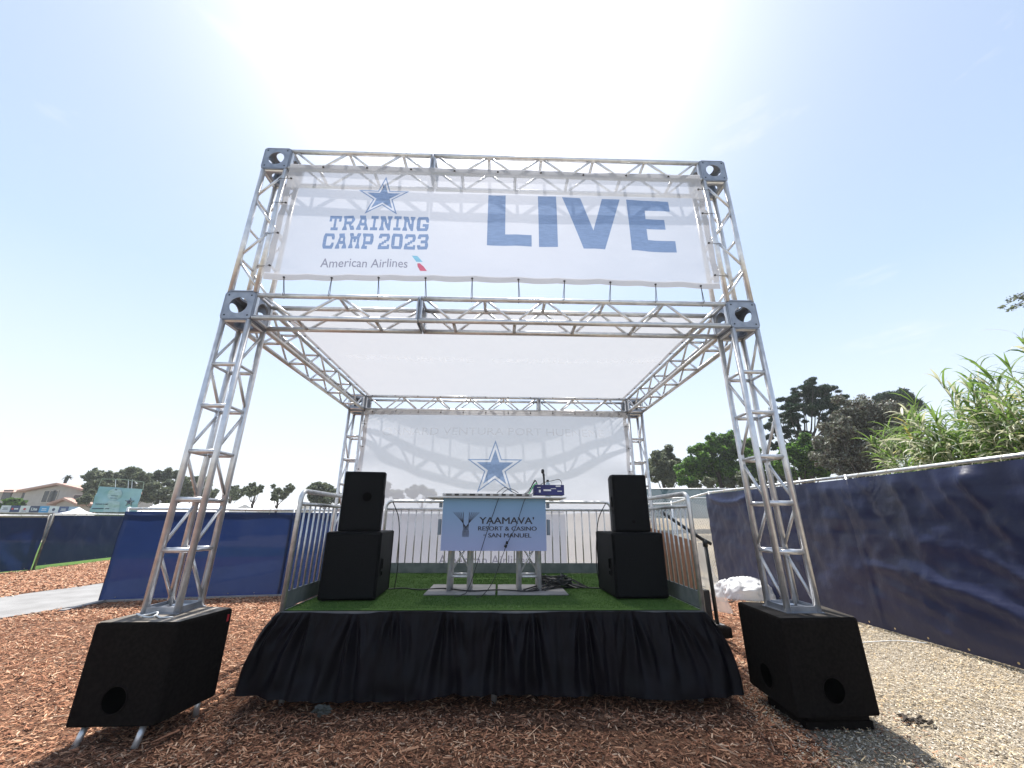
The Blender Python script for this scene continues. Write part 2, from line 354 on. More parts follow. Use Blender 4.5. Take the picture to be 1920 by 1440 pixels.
chips('mulch_chips', 'reddish brown bark mulch between the stage, the left fence and the pale path', MUL, WD, 60000, (-6.0, 3.2, 8, 6.2), .03, .07, .008, .018, weights=[.3, .25, .2, .08, .12, .05], seed=5,
      dens=lambda X, Y: np.where((X > .9) & (X < 4.6), .1, 1.))
chips('mulch_chips', 'light brown bark mulch beyond the pale footpath, in front of the far blue fence', MUL2, WD, 60000, (-11.5, 1, -5, 13.5), .04, .09, .012, .026, weights=[.3, .3, .15, .05, .15, .05], seed=6)
GPOLY = [(4.4, -6), (4.7, -.5), (5.0, .6), (5.3, 1.2), (5.9, 1.9), (6.8, 3.2), (7.7, 5.0), (8.1, 6.4), (8.7, 6.4), (8.9, -2), (9, -6)]
chips('bark_pieces', 'larger dark and pale bark slivers lying on top of the mulch in the foreground', MUL, WD, 2600, (-6.0, -1.1, 7.2, 5.2), .06, .13, .008, .016, lift=.03, weights=[.2, .25, .15, .15, .15, .1], seed=31)
chips('straw_litter', 'straw coloured chips and dry stalks scattered over the gravel on the right', GPOLY, ST, 90000, (4.3, -1.2, 8.9, 6.4), .010, .045, .002, .008, weights=[.33, .22, .14, .2, .08, .03], seed=8,
      dens=lambda X, Y: np.clip(.55+.45*np.sin(X*1.7+2*np.sin(Y*1.3))*np.cos(Y*1.5-X*.8)+.12*(Y-1.2)+.25*np.sin(X*5+Y*3)*np.sin(Y*6-X*2), .08, 1))
chips('loose_gravel', 'pale grey gravel stones scattered over the ground beside the right fence', GPOLY, GR, 60000, (4.3, -1.2, 8.9, 6.4), .008, .020, .007, .016, lift=.008, weights=[.3, .3, .2, .2], seed=9)
chips('mulch_chips', 'stray red brown bark chips thinning out over the gravel by the right box', [(4.6, -2), (4.9, 1), (6.8, 3.2), (7.2, 3), (6.1, 1.0), (5.7, -2)], WD, 5500, (4.6, -1.2, 8, 3.4), .02, .05, .004, .010, weights=[.27, .2, .22, .14, .09, .08], seed=11)
chips('loose_gravel', 'pale gravel stones lying on the bank behind the stage gap', [(5, 6.2), (14, 6.2), (14, 8.2), (5, 8.2)], GR, 16000, (5, 6.2, 14, 8.2), .015, .035, .012, .03, lift=.01, weights=[.3, .3, .2, .2], seed=12)

# twigs and leaf litter near the lens
mb = MB()
for i in range(9):
    x = 6.0+random.uniform(-.12, .14); y = -.02+random.uniform(-.05, .05); a = random.uniform(0, PI); 
    mb.tube([(x, y, .02), (x+.05*math.cos(a), y+.05*math.sin(a), .03), (x+.1*math.cos(a+.3), y+.1*math.sin(a+.3), .012)], [.008, .012, .005], 5)
tag(mb.build('dead_leaf_clump', mat('dead_leaf', (.03, .022, .016), (.06, .045, .03), rough=.9)), 'dark dead twig clump lying on the gravel before the right fence', 'twig')

# ------------------------------------------------------------------ truss frame
b = .305; c = .027; W = 5.438; BZ = .73; ZM = 3.306; ZT = 5.235; YD = 3.479
frame = thing('stage_truss', 'silver aluminium box truss frame of four towers carrying the white banners and roof', 'truss', (W/2, 0, 0))
_cache = {}
def bar(name, p0, p1, r, parent, n=10, m_=None):
    p0 = Vector(p0); p1 = Vector(p1); d = p1-p0; L = d.length; key = (round(L, 3), round(r, 4), n)
    m_ = m_ or ALU
    if key not in _cache:
        mb = MB().tube([(0, 0, 0), (0, 0, L)], r, n); me = bpy.data.meshes.new(name); me.from_pydata(mb.v, [], mb.f)
        me.materials.append(m_); me.polygons.foreach_set('use_smooth', [len(f) == 4 for f in mb.f]); me.update(); _cache[key] = me
    o = bpy.data.objects.new(name, _cache[key]); COL.objects.link(o); o.parent = parent
    o.location = p0-origin(parent); o.rotation_euler = d.to_track_quat('Z', 'Y').to_euler(); return o
def plate_mesh():
    h = b/2-.001; R = .089; n = 32; t = .008; vs = []; fs = []
    for z in (0, t):
        for k in range(n):
            a = 2*PI*(k+.5)/n; cx, cy = math.cos(a), math.sin(a); q = h/max(abs(cx), abs(cy)); vs.append((cx*q, cy*q, z))
        for k in range(n):
            a = 2*PI*(k+.5)/n; vs.append((math.cos(a)*R, math.sin(a)*R, z))
    for k in range(n):
        k2 = (k+1) % n
        fs += [(k, k+n, k2+n, k2), (2*n+k, 2*n+k2, 3*n+k2, 3*n+k), (k, k2, 2*n+k2, 2*n+k), (n+k, 3*n+k, 3*n+k2, n+k2)]
    mb = MB(); mb.add(vs, fs)
    mb.mi = 1
    for sx in (-1, 1):
        for sy in (-1, 1):
            mb.disc((sx*.112, sy*.112, t+.0015), (0, 0, 1), .0085, 8)
    me = bpy.data.meshes.new('plate'); me.from_pydata(mb.v, [], mb.f); me.materials.append(ALU2); me.materials.append(HOLE)
    me.polygons.foreach_set('material_index', mb.m); me.update(); return me
PLT = plate_mesh()
def plate(center, nrm, parent, name='end_plate'):
    o = bpy.data.objects.new(name, PLT); COL.objects.link(o); o.parent = parent
    o.location = Vector(center)-origin(parent); o.rotation_euler = Vector(nrm).to_track_quat('Z', 'Y').to_euler(); return o
def node_part(name): 
    "a part that carries sub-parts: a small mesh of its own is required, so its chord joints are built here"
    return None
def chords(name, ax, x0, y0, z0, L, label=None):
    "one truss stick; ax 0,1,2; (x0,y0,z0) its low corner"
    def P(t, u, v):
        q = [x0, y0, z0]; q[ax] += t; o = [i for i in (0, 1, 2) if i != ax]; q[o[0]] += u; q[o[1]] += v; return tuple(q)
    mb = MB()
    # square end frames (thin channel) make the part's own mesh
    part = None
    for t in (.014, L-.014):
        mb = MB()
        for (u0, v0, u1, v1) in ((c, c, b-c, c), (b-c, c, b-c, b-c), (b-c, b-c, c, b-c), (c, b-c, c, c)):
            mb.tube([P(t, u0, v0), P(t, u1, v1)], .0135, 6)
        if part is None: part = mb.build(name, ALU, frame)
        else: mb.build('end_frame', ALU, part)
    if label: part['label'] = label
    for u in (c, b-c):
        for v in (c, b-c):
            bar('chord', P(.002, u, v), P(L-.002, u, v), .0262, part, 12)
    return part, P
def tower(name, x0, y0, z0, z1, nodes, flip, ladder_front=True):
    part, P = chords(name, 2, x0, y0, z0, z1-z0)
    zs = [z0+.03]+nodes+[z1-.03]
    for z in nodes:
        t = z-z0
        for (u0, v0, u1, v1, r) in ((c, c, c, b-c, .014), (b-c, c, b-c, b-c, .014)) if not ladder_front else ((c, c, b-c, c, .021), (c, b-c, b-c, b-c, .021), (c, c, c, b-c, .014), (b-c, c, b-c, b-c, .014)):
            bar('rung', P(t, u0, v0), P(t, u1, v1), r, part, 8)
    for i in range(len(zs)-1):
        a, e = zs[i]-z0+.03, zs[i+1]-z0-.03
        if (i+flip) % 2: va, ve = b-c, c
        else: va, ve = c, b-c
        for u in (c, b-c):
            if ladder_front: bar('brace', P(a, u, va), P(e, u, ve), .0135, part, 8)
            else: bar('brace', P(a, va, u), P(e, ve, u), .0135, part, 8)
    return part, P
def beam(name, ax, x0, y0, z0, L, nb, up0):
    "horizontal stick: zigzag in the two vertical faces, cross bars on top and bottom"
    part, P = chords(name, ax, x0, y0, z0, L)
    e0 = .035; st = (L-2*e0)/nb
    for i in range(nb):
        t0 = e0+i*st+.012; t1 = e0+(i+1)*st-.012; hi = (i % 2 == 0) == up0
        va, ve = (b-c, c) if hi else (c, b-c)
        for u in (c, b-c): bar('brace', P(t0, u, va), P(t1, u, ve), .0135, part, 8)
        if i < nb-1:
            bar('rung', P(e0+(i+1)*st, c, ve), P(e0+(i+1)*st, b-c, ve), .018, part, 8)
    for t in (0, L): pass
    cc = [x0+b/2, y0+b/2, z0+b/2]
    for t, sgn in ((.003, 1), (L-.003, -1)):
        q = list(cc); q[ax] = (x0, y0, z0)[ax]+t; nv = [0, 0, 0]; nv[ax] = sgn; plate(q, nv, part)
    return part
def block(x0, y0, z0):
    h = b/2; cx, cy, cz = x0+h, y0+h, z0+h
    mb = MB()
    for sx in (-1, 1):
        for sy in (-1, 1):
            for a in ((sx*(h-.012), sy*(h-.012), -h+.01, sx*(h-.012), sy*(h-.012), h-.01), (sx*(h-.012), -h+.01, sy*(h-.012), sx*(h-.012), h-.01, sy*(h-.012)), (-h+.01, sx*(h-.012), sy*(h-.012), h-.01, sx*(h-.012), sy*(h-.012))):
                mb.tube([(cx+a[0], cy+a[1], cz+a[2]), (cx+a[3], cy+a[4], cz+a[5])], .009, 5)
    part = mb.build('corner_block', ALU2, frame)
    for nv in ((1, 0, 0), (-1, 0, 0), (0, 1, 0), (0, -1, 0), (0, 0, 1), (0, 0, -1)):
        plate((cx+nv[0]*(h-.011), cy+nv[1]*(h-.011), cz+nv[2]*(h-.011)), nv, part, 'plate')
RL = [1.19, 1.59, 2.0, 2.42, 2.83]
for x0, fl in ((0, 1), (W-b, 0)):
    for y0 in (0, YD):
        z0 = BZ if y0 == 0 else .02
        nd = RL if y0 == 0 else [.42, .80]+RL
        part, P = tower('truss_tower', x0, y0, z0, ZM, nd, fl)
        mb = MB()
        for (u0, v0, u1, v1) in ((c, c-.012, b-c, c-.012), (c, b-c+.012, b-c, b-c+.012)):
            mb.box((x0+b/2, y0+v0, z0+.026), (b-.02, .010, .048))
        for uu in (c-.012, b-c+.012): mb.box((x0+uu, y0+b/2, z0+.026), (.010, b-.05, .048))
        mb.box((x0+b/2, y0+b/2, z0+.004), (b+.01, b+.01, .008))
        mb.build('base_shoe', ALU2, part)
        plate((x0+b/2, y0+b/2, ZM-.012), (0, 0, 1), part)
        block(x0, y0, ZM)
    # upper front towers
    part, P = tower('upper_tower', x0, 0, ZM+b, ZT, [4.03, 4.42, 4.82], fl, ladder_front=False)
    plate((x0+b/2, b/2, ZM+b+.004), (0, 0, 1), part); plate((x0+b/2, b/2, ZT-.012), (0, 0, 1), part)
    block(x0, 0, ZT)
    beam('side_beam', 1, x0, b, ZM, YD-b, 10, True)
for z0 in (ZM, ZT):
    beam('front_beam', 0, b, 0, z0, 1.95-b-.004, 5 if z0 > 4 else 4, True)
    beam('front_beam', 0, 1.95+.004, 0, z0, W-b-1.95-.004, 10 if z0 < 4 else 10, True)
beam('rear_beam', 0, b, YD, ZM, 3.50-b-.004, 10, True)
beam('rear_beam', 0, 3.504, YD, ZM, W-b-3.504, 5, True)

# ------------------------------------------------------------------ ballast boxes under the front towers
def ballast(label, P4, z0, z1, holes, legs, red):
    cx = sum(p[0] for p in P4)/4; cy = sum(p[1] for p in P4)/4
    t = thing('ballast_box', label, 'ballast box', (cx, cy, 0), group='black boxes under the front truss towers')
    # rounded vertical edges
    ring = []
    R_ = .022
    for i in range(4):
        p = Vector(P4[i]); a = Vector(P4[i-1]); q = Vector(P4[(i+1) % 4]); da = (a-p).normalized(); dq = (q-p).normalized()
        for k in range(4):
            s_ = k/3; w0 = (1-s_)**2; w1 = 2*s_*(1-s_); w2 = s_**2
            ring.append((p+da*R_)*w0+p*w1+(p+dq*R_)*w2)
    n = len(ring); C2 = Vector((cx, cy)); mb = MB(); vs = []
    for z, ins in ((z0, .006), (z0+.01, 0), (z1-.02, 0), (z1-.006, .006), (z1, .02)):
        for p in ring:
            q = p+(C2-p).normalized()*ins; vs.append((q.x, q.y, z))
    fs = [(i+k*n, (i+1) % n+k*n, (i+1) % n+(k+1)*n, i+(k+1)*n) for k in range(4) for i in range(n)]+[tuple(range(n-1, -1, -1))]
    mb.add(vs, fs); mb.build('shell', CARPET, t, smooth=False)
    mb = MB(); mb.add([(p.x+(C2.x-p.x)*.03, p.y+(C2.y-p.y)*.03, z1+.002) for p in ring], [tuple(range(n))]); mb.build('carpet_top', DUSTY_SUN if red else CARPET2, t)
    for (hx, hy, hz, nx, ny, r) in holes:
        nv = Vector((nx, ny, 0)).normalized(); cpt = Vector((hx, hy, hz)); mb = MB()
        u = Vector((0, 0, 1)).cross(nv); ns = 28
        def ringp(rad, dep): return [cpt+nv*dep+(u*math.cos(2*PI*k/ns)+Vector((0, 0, 1))*math.sin(2*PI*k/ns))*rad for k in range(ns)]
        vs = ringp(r*1.07, .0015)+ringp(r*1.02, .006)+ringp(r, .005)+ringp(r*.93, .002)
        mb.add(vs, [(k+j*ns, (k+1) % ns+j*ns, (k+1) % ns+(j+1)*ns, k+(j+1)*ns) for j in range(3) for k in range(ns)])
        mb.mi = 1; mb.add(ringp(r*.935, .0022), [tuple(range(ns))]); mb.build('port_hole', [CARPET, HOLE], t, smooth=False)
    for (lx, ly, a) in legs:
        MB().tube([(lx, ly, z0+.01), (lx+a[0], ly+a[1], .0)], .021, 10).build('leg', GALV if len(legs) > 2 else STEELD, t, smooth=True)
    if red:
        MB().box(red, (.004, .035, .05)).build('red_tag', mat('red_plastic', (.55, .03, .04), (.65, .05, .06), rough=.5), t)
    return t
ballast('black carpeted box on short tube legs under the left front truss tower', [(-.078, -.258), (.498, -.247), (.578, .25), (0.0, .37)], .12, .73,
        [(.20, -.255, .270, .02, -1, .082)], [(.02, -.19, (.0, -.06)), (.40, -.19, (.01, -.06)), (.50, .16, (0, .02)), (.06, .28, (0, 0))], (.571, .215, .665))
ballast('black carpeted box with two round ports under the right front truss tower', [(4.956, -.169), (5.594, -.139), (5.669, .34), (5.0, .493)], .10, .73,
        [(5.27, -.157, .262, .04, -1, .084), (4.964, .15, .262, -1, .07, .084)], [], None)
t = thing('dark_base', 'low dark base under the right ballast box', 'metal base', (5.3, .1, 0))
MB().box((5.3, .12, .03), (.50, .44, .05)).build('lower_slab', CARPET, t); MB().box((5.30, .1, .078), (.46, .40, .036)).build('upper_slab', CARPET, t)  # two near-black slabs filling the gap below the right box
# white cable coil on left box
mb = MB(); mb.tube([(.13+.07*math.cos(a), -.075+.045*math.sin(a), .745+.01*math.sin(a*2)) for a in [2*PI*k/20*1.15 for k in range(21)]], .0055, 6)
mb.tube([(.2, -.075, .742), (.28, -.14, .738), (.36, -.12, .738)], .0055, 6)
tag(mb.build('white_cable', WHITEP, smooth=True), 'small loop of white cable on top of the left ballast box', 'cable')

# ------------------------------------------------------------------ banners
def bil_f(u, v): return .035*math.sin(PI*u)*math.sin(PI*v)
def front_surf(u, v, off=0.):
    x = .345+(W-.69)*u; zt = 5.285-.006*math.sin(u*PI*9)**2; zb = 3.755+.0*u+.02*math.sin(PI*u)-.014*abs(math.sin(u*PI*11))
    z = zb+(zt-zb)*v
    e = 1-min(1, min(u, 1-u)*14)
    y = -.018-bil_f(u, v)*.9+.010*fbm(x, z, 1, 1.4)+.012*e*math.sin(z*19+x)*(.6+.4*math.sin(z*7))
    return (x, y-off, z)
def uvz(x, z): return (x-.345)/(W-.69), max(0, min(1, (z-3.76)/(5.28-3.76)))
bn = thing('live_banner', 'white mesh banner printed LIVE and TRAINING CAMP 2023 across the front of the truss', 'banner', (W/2, -.02, 3.75))
MB().grid(front_surf, 96, 30).build('fabric', BANNER, bn, smooth=True)
mb = MB(); mb.grid(lambda u, v: front_surf(u, .0+v*.045, -.004), 96, 1); mb.build('bottom_hem', HEM, bn, smooth=True)
mb = MB(); mb.grid(lambda u, v: front_surf(u, .955+v*.045, -.004), 96, 1); mb.build('top_hem', HEM, bn, smooth=True)
for s0 in (0, .986):
    mb = MB(); mb.grid(lambda u, v: front_surf(s0+u*.014, .05+v*.90, -.004), 1, 30); mb.build('side_hem', HEM, bn, smooth=True)

def print_on(name, polys, m_, parent, surf, sub=.07):
    "polys: list of [(x,z)...] outlines or (verts, faces); split fine enough to follow the cloth"
    bm = bmesh.new()
    for p in polys:
        if isinstance(p, tuple):
            vs = [bm.verts.new((x, z, 0)) for x, z in p[0]]
            for f in p[1]:
                try: bm.faces.new([vs[i] for i in f])
                except ValueError: pass
        else:
            vs = [bm.verts.new((x, z, 0)) for x, z in p]; bm.faces.new(vs)
    bmesh.ops.triangulate(bm, faces=bm.faces[:])
    for _ in range(6):
        lg = [e for e in bm.edges if e.calc_length() > sub]
        if not lg: break
        bmesh.ops.subdivide_edges(bm, edges=lg, cuts=1); bmesh.ops.triangulate(bm, faces=[f for f in bm.faces if len(f.verts) > 3])
    off = origin(parent)
    for v in bm.verts: v.co = Vector(surf(v.co.x, v.co.y))-off
    me = bpy.data.meshes.new(name); bm.to_mesh(me); bm.free(); me.materials.append(m_)
    o = bpy.data.objects.new(name, me); COL.objects.link(o); o.parent = parent; return o
def text_poly(txt, size_h, x0, x1, zb, bold=0., shear=0., align_w=True):
    cu = bpy.data.curves.new('txt', 'FONT'); cu.body = txt; cu.offset = bold; cu.resolution_u = 3; cu.shear = shear
    o = bpy.data.objects.new('txt', cu); COL.objects.link(o); dg = bpy.context.evaluated_depsgraph_get(); dg.update()
    me = bpy.data.meshes.new_from_object(o.evaluated_get(dg))
    V = [(v.co.x, v.co.y) for v in me.vertices]; F = [tuple(p.vertices) for p in me.polygons]
    bpy.data.objects.remove(o); bpy.data.meshes.remove(me); bpy.data.curves.remove(cu)
    mx = min(p[0] for p in V); Mx = max(p[0] for p in V); My = .729
    sx = (x1-x0)/(Mx-mx); sz = size_h/My
    return ([(x0+(x-mx)*sx, zb+y*sz) for x, y in V], F)
fs_ = lambda x, z: front_surf(*uvz(x, z), .0035)
LIVE = {'L': [(2.619, 4.883), (2.813, 4.883), (2.813, 4.345), (3.098, 4.345), (3.098, 4.199), (2.619, 4.199)],
        'I': [(3.176, 4.885), (3.381, 4.885), (3.381, 4.198), (3.176, 4.198)],
        'V': [(3.448, 4.88), (3.655, 4.88), (3.777, 4.43), (3.903, 4.88), (4.107, 4.88), (3.890, 4.194), (3.657, 4.194)],
        'E': [(4.180, 4.88), (4.662, 4.865), (4.662, 4.725), (4.376, 4.73), (4.372, 4.612), (4.583, 4.606), (4.583, 4.475), (4.369, 4.477), (4.371, 4.335), (4.672, 4.325), (4.672, 4.180), (4.180, 4.194)]}
for k, p in LIVE.items(): print_on('printed_letter', [p], INK, bn, fs_)
GL = {'T': ["1111111111", "1111111111", "1100110011", "1100110011", "0000110000", "0000110000", "0000110000", "0000110000", "0011111100", "0011111100"],
      'R': ["1111111100", "1111111110", "0110000111", "0110000111", "0111111110", "0111111100", "0110011000", "0110001110", "1111001111", "1111000111"],
      'A': ["0011111000", "0011111000", "0001111100", "0011001100", "0011001100", "0011111100", "0111111110", "0110000110", "1111001111", "1111001111"],
      'I': ["111111", "111111", "001100", "001100", "001100", "001100", "001100", "001100", "111111", "111111"],
      'N': ["1111001111", "1111101111", "0111100110", "0111110110", "0110110110", "0110111110", "0110011110", "0110011110", "1111001110", "1111000110"],
      'G': ["0111111110", "1111111111", "1110000111", "1110000011", "1110000000", "1110011111", "1110011111", "1110000111", "1111111111", "0111111110"],
      'C': ["0111111110", "1111111111", "1110000111", "1110000011", "1110000000", "1110000000", "1110000011", "1110000111", "1111111111", "0111111110"],
      'M': ["1110000111", "1111001111", "0111111110", "0111111110", "0110110110", "0110110110", "0110000110", "0110000110", "1111001111", "1111001111"],
      'P': ["1111111110", "1111111111", "0110000111", "0110000111", "0110000111", "0111111111", "0111111110", "0110000000", "1111100000", "1111100000"],
      '2': ["0111111110", "1111111111", "1110000111", "0000000111", "0000011110", "0001111000", "0111100000", "1110000011", "1111111111", "1111111111"],
      '0': ["0111111110", "1111111111", "1110000111", "1110000111", "1110000111", "1110000111", "1110000111", "1110000111", "1111111111", "0111111110"],
      '3': ["0111111110", "1111111111", "1110000111", "0000000111", "0001111110", "0001111110", "0000000111", "1110000111", "1111111111", "0111111110"]}
def block_text(txt, x0, x1, zb, zt):
    wd = sum((3 if ch == ' ' else len(GL[ch][0])+1.6) for ch in txt)-1.6; k = (x1-x0)/wd; h = (zt-zb)/10; x = 0; V = []; F = []
    for ch in txt:
        if ch == ' ': x += 3; continue
        g = GL[ch]
        runs = []
        for row in g:
            i = 0; rr_ = []
            while i < len(row):
                if row[i] == '1':
                    j = i
                    while j < len(row) and row[j] == '1': j += 1
                    rr_.append((i, j)); i = j
                else: i += 1
            runs.append(rr_)
        def edge(r, q, side, dr):
            "corner shared with the neighbouring row, so that stepped edges become slanted strokes"
            if not 0 <= r+dr < len(runs): return q[side]
            c_ = [p_[side] for p_ in runs[r+dr] if abs(p_[side]-q[side]) <= 1 and p_[0] < q[1] and p_[1] > q[0]]
            return (c_[0]+q[side])/2 if c_ else q[side]
        for r, rr_ in enumerate(runs):
            z1 = zt-r*h; z0 = z1-h
            for q in rr_:
                n = len(V)
                V += [(x0+(x+edge(r, q, 0, 1))*k, z0), (x0+(x+edge(r, q, 1, 1))*k, z0), (x0+(x+edge(r, q, 1, -1))*k, z1), (x0+(x+edge(r, q, 0, -1))*k, z1)]
                F.append((n, n+1, n+2, n+3))
        x += len(g[0])+1.6
    return (V, F)
print_on('printed_lettering', [block_text('TRAINING', .915, 1.985, 4.365, 4.552)], INK, bn, fs_, .2)
print_on('printed_lettering', [block_text('CAMP 2023', .885, 1.998, 4.132, 4.324)], INK, bn, fs_, .2)
print_on('printed_lettering', [text_poly('American Airlines', .108, .90, 1.80, 3.912, .006)], INKG, bn, fs_, .3)
print_on('flight_emblem', [[(1.835, 4.058), (1.893, 4.056), (1.955, 3.982), (1.888, 3.984)]], INKC, bn, fs_)
print_on('flight_emblem', [[(1.899, 3.965), (1.925, 3.968), (1.965, 3.930), (2.005, 3.872), (1.935, 3.876), (1.905, 3.93)]], INKR, bn, fs_)
def star_pts(cx, cz, R, ratio=.382): return [(cx+(R if k % 2 == 0 else R*ratio)*math.sin(PI*k/5), cz+(R if k % 2 == 0 else R*ratio)*math.cos(PI*k/5)) for k in range(10)]
def star(parent, surf, cx, cz, R, inner=.70, ro=.90, sub=.07, ink=None):
    a = star_pts(cx, cz, R); q = star_pts(cx, cz, R*ro); V = a+q
    F = [(k, (k+1) % 10, (k+1) % 10+10, k+10) for k in range(10)]
    print_on('star_outline', [(V, F)], ink or INK, parent, surf, sub)
    s2 = star_pts(cx, cz, R*inner); 
    print_on('star_fill', [(s2+[(cx, cz)], [(k, (k+1) % 10, 10) for k in range(10)])], ink or INK, parent, surf, sub)
star(bn, fs_, 1.456, 4.815, .297, .66, .86)
star_extra = print_on('star_fill', [[(1.424, 5.0), (1.438, 5.0), (1.45, 4.95), (1.436, 4.95)]], INKG, bn, fs_)
# ties
def cordobj(parent, pts, ball=None):
    mb = MB().tube(pts, .0032, 5)
    if ball is not None:
        bx = Vector(ball); mb.tube([bx+Vector((0, 0, -.011)), bx+Vector((0, 0, -.006)), bx, bx+Vector((0, 0, .006)), bx+Vector((0, 0, .011))], [.003, .010, .0125, .010, .003], 8)
    return mb.build('tie_cord', CORD, parent, smooth=True)
for i in range(10):
    u = .045+.101*i; p = Vector(front_surf(u, .018, .004)); dx = random.uniform(-.02, .02)
    cordobj(bn, [p+Vector((0, -.006, -.004)), (p.x+dx, -.004, 3.612), (p.x+dx, -.006, 3.585), (p.x+dx+.002, .03, 3.555)], p+Vector((0, -.006, 0)))
    cordobj(bn, [(p.x+dx+.014, -.003, 3.59), p+Vector((.002, -.004, -.004))])
for i in range(9):
    u = .08+.105*i; p = Vector(front_surf(u, .975, .004))
    cordobj(bn, [p, (p.x, -.006, 5.262), (p.x-.004, .0, 5.292)], p)
for sx, us in ((-1, .010), (1, .990)):
    for v in (.1, .37, .64, .86):
        p = Vector(front_surf(us, v, .004)); xx = .278 if sx < 0 else W-.278
        cordobj(bn, [p, (xx-.02*sx, -.004, p.z+.01), (xx+.03*sx*1, -.006, p.z+.01), (xx+.05*sx, .02, p.z+.01)], p)

# rear banner, billowing towards the camera
RB0, RB1 = .33, W-.33
def rear_surf(u, v, off=0.):
    x = RB0+(RB1-RB0)*u; z = .64+(3.315-.64)*v
    bil = .36*math.sin(PI*u)**.8*math.sin(PI*(.06+.94*v))**.75 if v < 1 else 0
    bil = max(0, bil)
    e = math.exp(-((min(u, 1-u))*9)**2)
    y = 3.472-bil+.014*fbm(x, z, 5, 1.2)+.05*e*math.sin(PI*v)*math.sin(z*7.5+3*u)
    cr = math.exp(-((u-.04)**2+(v-.95)**2)*160)+math.exp(-((u-.96)**2+(v-.95)**2)*160)
    y += .03*cr*math.sin((x*(1 if u < .5 else -1)+z)*38)
    return (x, y-off, z)
rbn = thing('backdrop_banner', 'white mesh backdrop banner with a large star hanging across the rear truss', 'banner', (W/2, 3.47, .64))
MB().grid(rear_surf, 90, 50).build('fabric', BANNER, rbn, smooth=True)
MB().grid(lambda u, v: rear_surf(u, .965+.035*v, .004), 90, 1).build('top_hem', HEM, rbn, smooth=True)
for s0 in (0, .985): MB().grid(lambda u, v: rear_surf(s0+u*.015, v*.96, .004), 1, 50).build('side_hem', HEM, rbn, smooth=True)
rs_ = lambda x, z: rear_surf((x-RB0)/(RB1-RB0), min(1, max(0, (z-.64)/(3.315-.64))), .006)
star(rbn, rs_, 2.706, 2.245, .49, .66, .885, .05)
print_on('printed_lettering', [text_poly('American Airlines', .150, 1.83, 3.28, .755, .004)], INKG, rbn, rs_, .1)
print_on('printed_lettering', [text_poly('OXNARD VENTURA PORT HUENEME', .145, .70, 4.64, 2.83, .0)], GHOST, rbn, rs_, .1)
for i in range(12):
    p = Vector(rear_surf(.03+.0855*i, .985, .006)); cordobj(rbn, [p, (p.x, 3.462, 3.318), (p.x, 3.49, 3.345)], p)
for us, xx in ((.006, b-.01), (.994, W-b+.01)):
    for v in (.3, .45, .6, .75, .9):
        p = Vector(rear_surf(us, v, .006)); cordobj(rbn, [p, (xx, 3.47, p.z+.01)], p)

# roof
def roof_surf(u, v, off=0.):
    x = .335+(W-.67)*u; y = .33+(3.455-.33)*v
    return (x, y, 3.585-.05*math.sin(PI*u)**.6*math.sin(PI*v)**.6+.006*fbm(x, y, 2, 2.)-off)
rf = thing('roof_canopy', 'white mesh canopy stretched flat between the truss beams as the stage roof', 'canopy', (W/2, 1.9, 3.58))
MB().grid(roof_surf, 70, 50).build('fabric', ROOFC, rf, smooth=True)
MB().grid(lambda u, v: roof_surf(u, .985+.015*v, .003), 70, 1).build('rear_hem', HEM, rf)
for s0 in (0, .988): MB().grid(lambda u, v: roof_surf(s0+u*.012, v*.984, .003), 1, 50).build('side_hem', HEM, rf)
rfs = lambda x, y: roof_surf((x-.335)/(W-.67), (3.09-y-.33)/3.125, .006)
print_on('printed_lettering', [text_poly('PORT HUENEME', .17, .66, 2.40, 1.46, .0)], GHOST, rf, rfs, .2)
print_on('printed_lettering', [text_poly('CAMARILLO', .17, 2.66, 4.0, 1.46, .0)], GHOST, rf, rfs, .2)
print_on('printed_lettering', [text_poly('OXNARD', .17, 4.14, 5.05, 1.46, .0)], GHOST, rf, rfs, .2)
for i in range(12):
    u = .02+.087*i; p = Vector(roof_surf(u, .995, .004)); cordobj(rf, [p, (p.x+.005, 3.47, 3.592), (p.x+.01, 3.50, 3.578)], p)
for us, xx in ((.004, b-.012), (.996, W-b+.012)):
    for v in (.08, .2, .32, .44, .56, .68, .8, .92):
        p = Vector(roof_surf(us, v, .004)); cordobj(rf, [p, (xx, p.y+.01, 3.592)], p)

# ------------------------------------------------------------------ stage
SX0, SX1, SY0, SY1, SZ = .95, 4.59, .28, 2.72, .70
st = thing('stage_platform', 'low portable stage deck covered in green artificial turf', 'stage', ((SX0+SX1)/2, 1.5, 0))
MB().box(((SX0+SX1)/2, (SY0+SY1)/2, SZ-.045), (SX1-SX0, SY1-SY0, .085)).build('deck_frame', mat('mill_aluminium_edge', (.16, .16, .17), (.26, .26, .26), rough=.5, metal=.5), st)
def turf(u, v):
    x = SX0+.03+(SX1-SX0-.06)*u; y = SY0-.004+(SY1-SY0-.01)*v
    return (x, y, SZ+.004+(.005+.004*fbm(x, y, 0, 3))*min(1, 30*min(u, 1-u, v, 1-v)))
MB().grid(turf, 60, 50).build('turf', TURF, st, smooth=True)
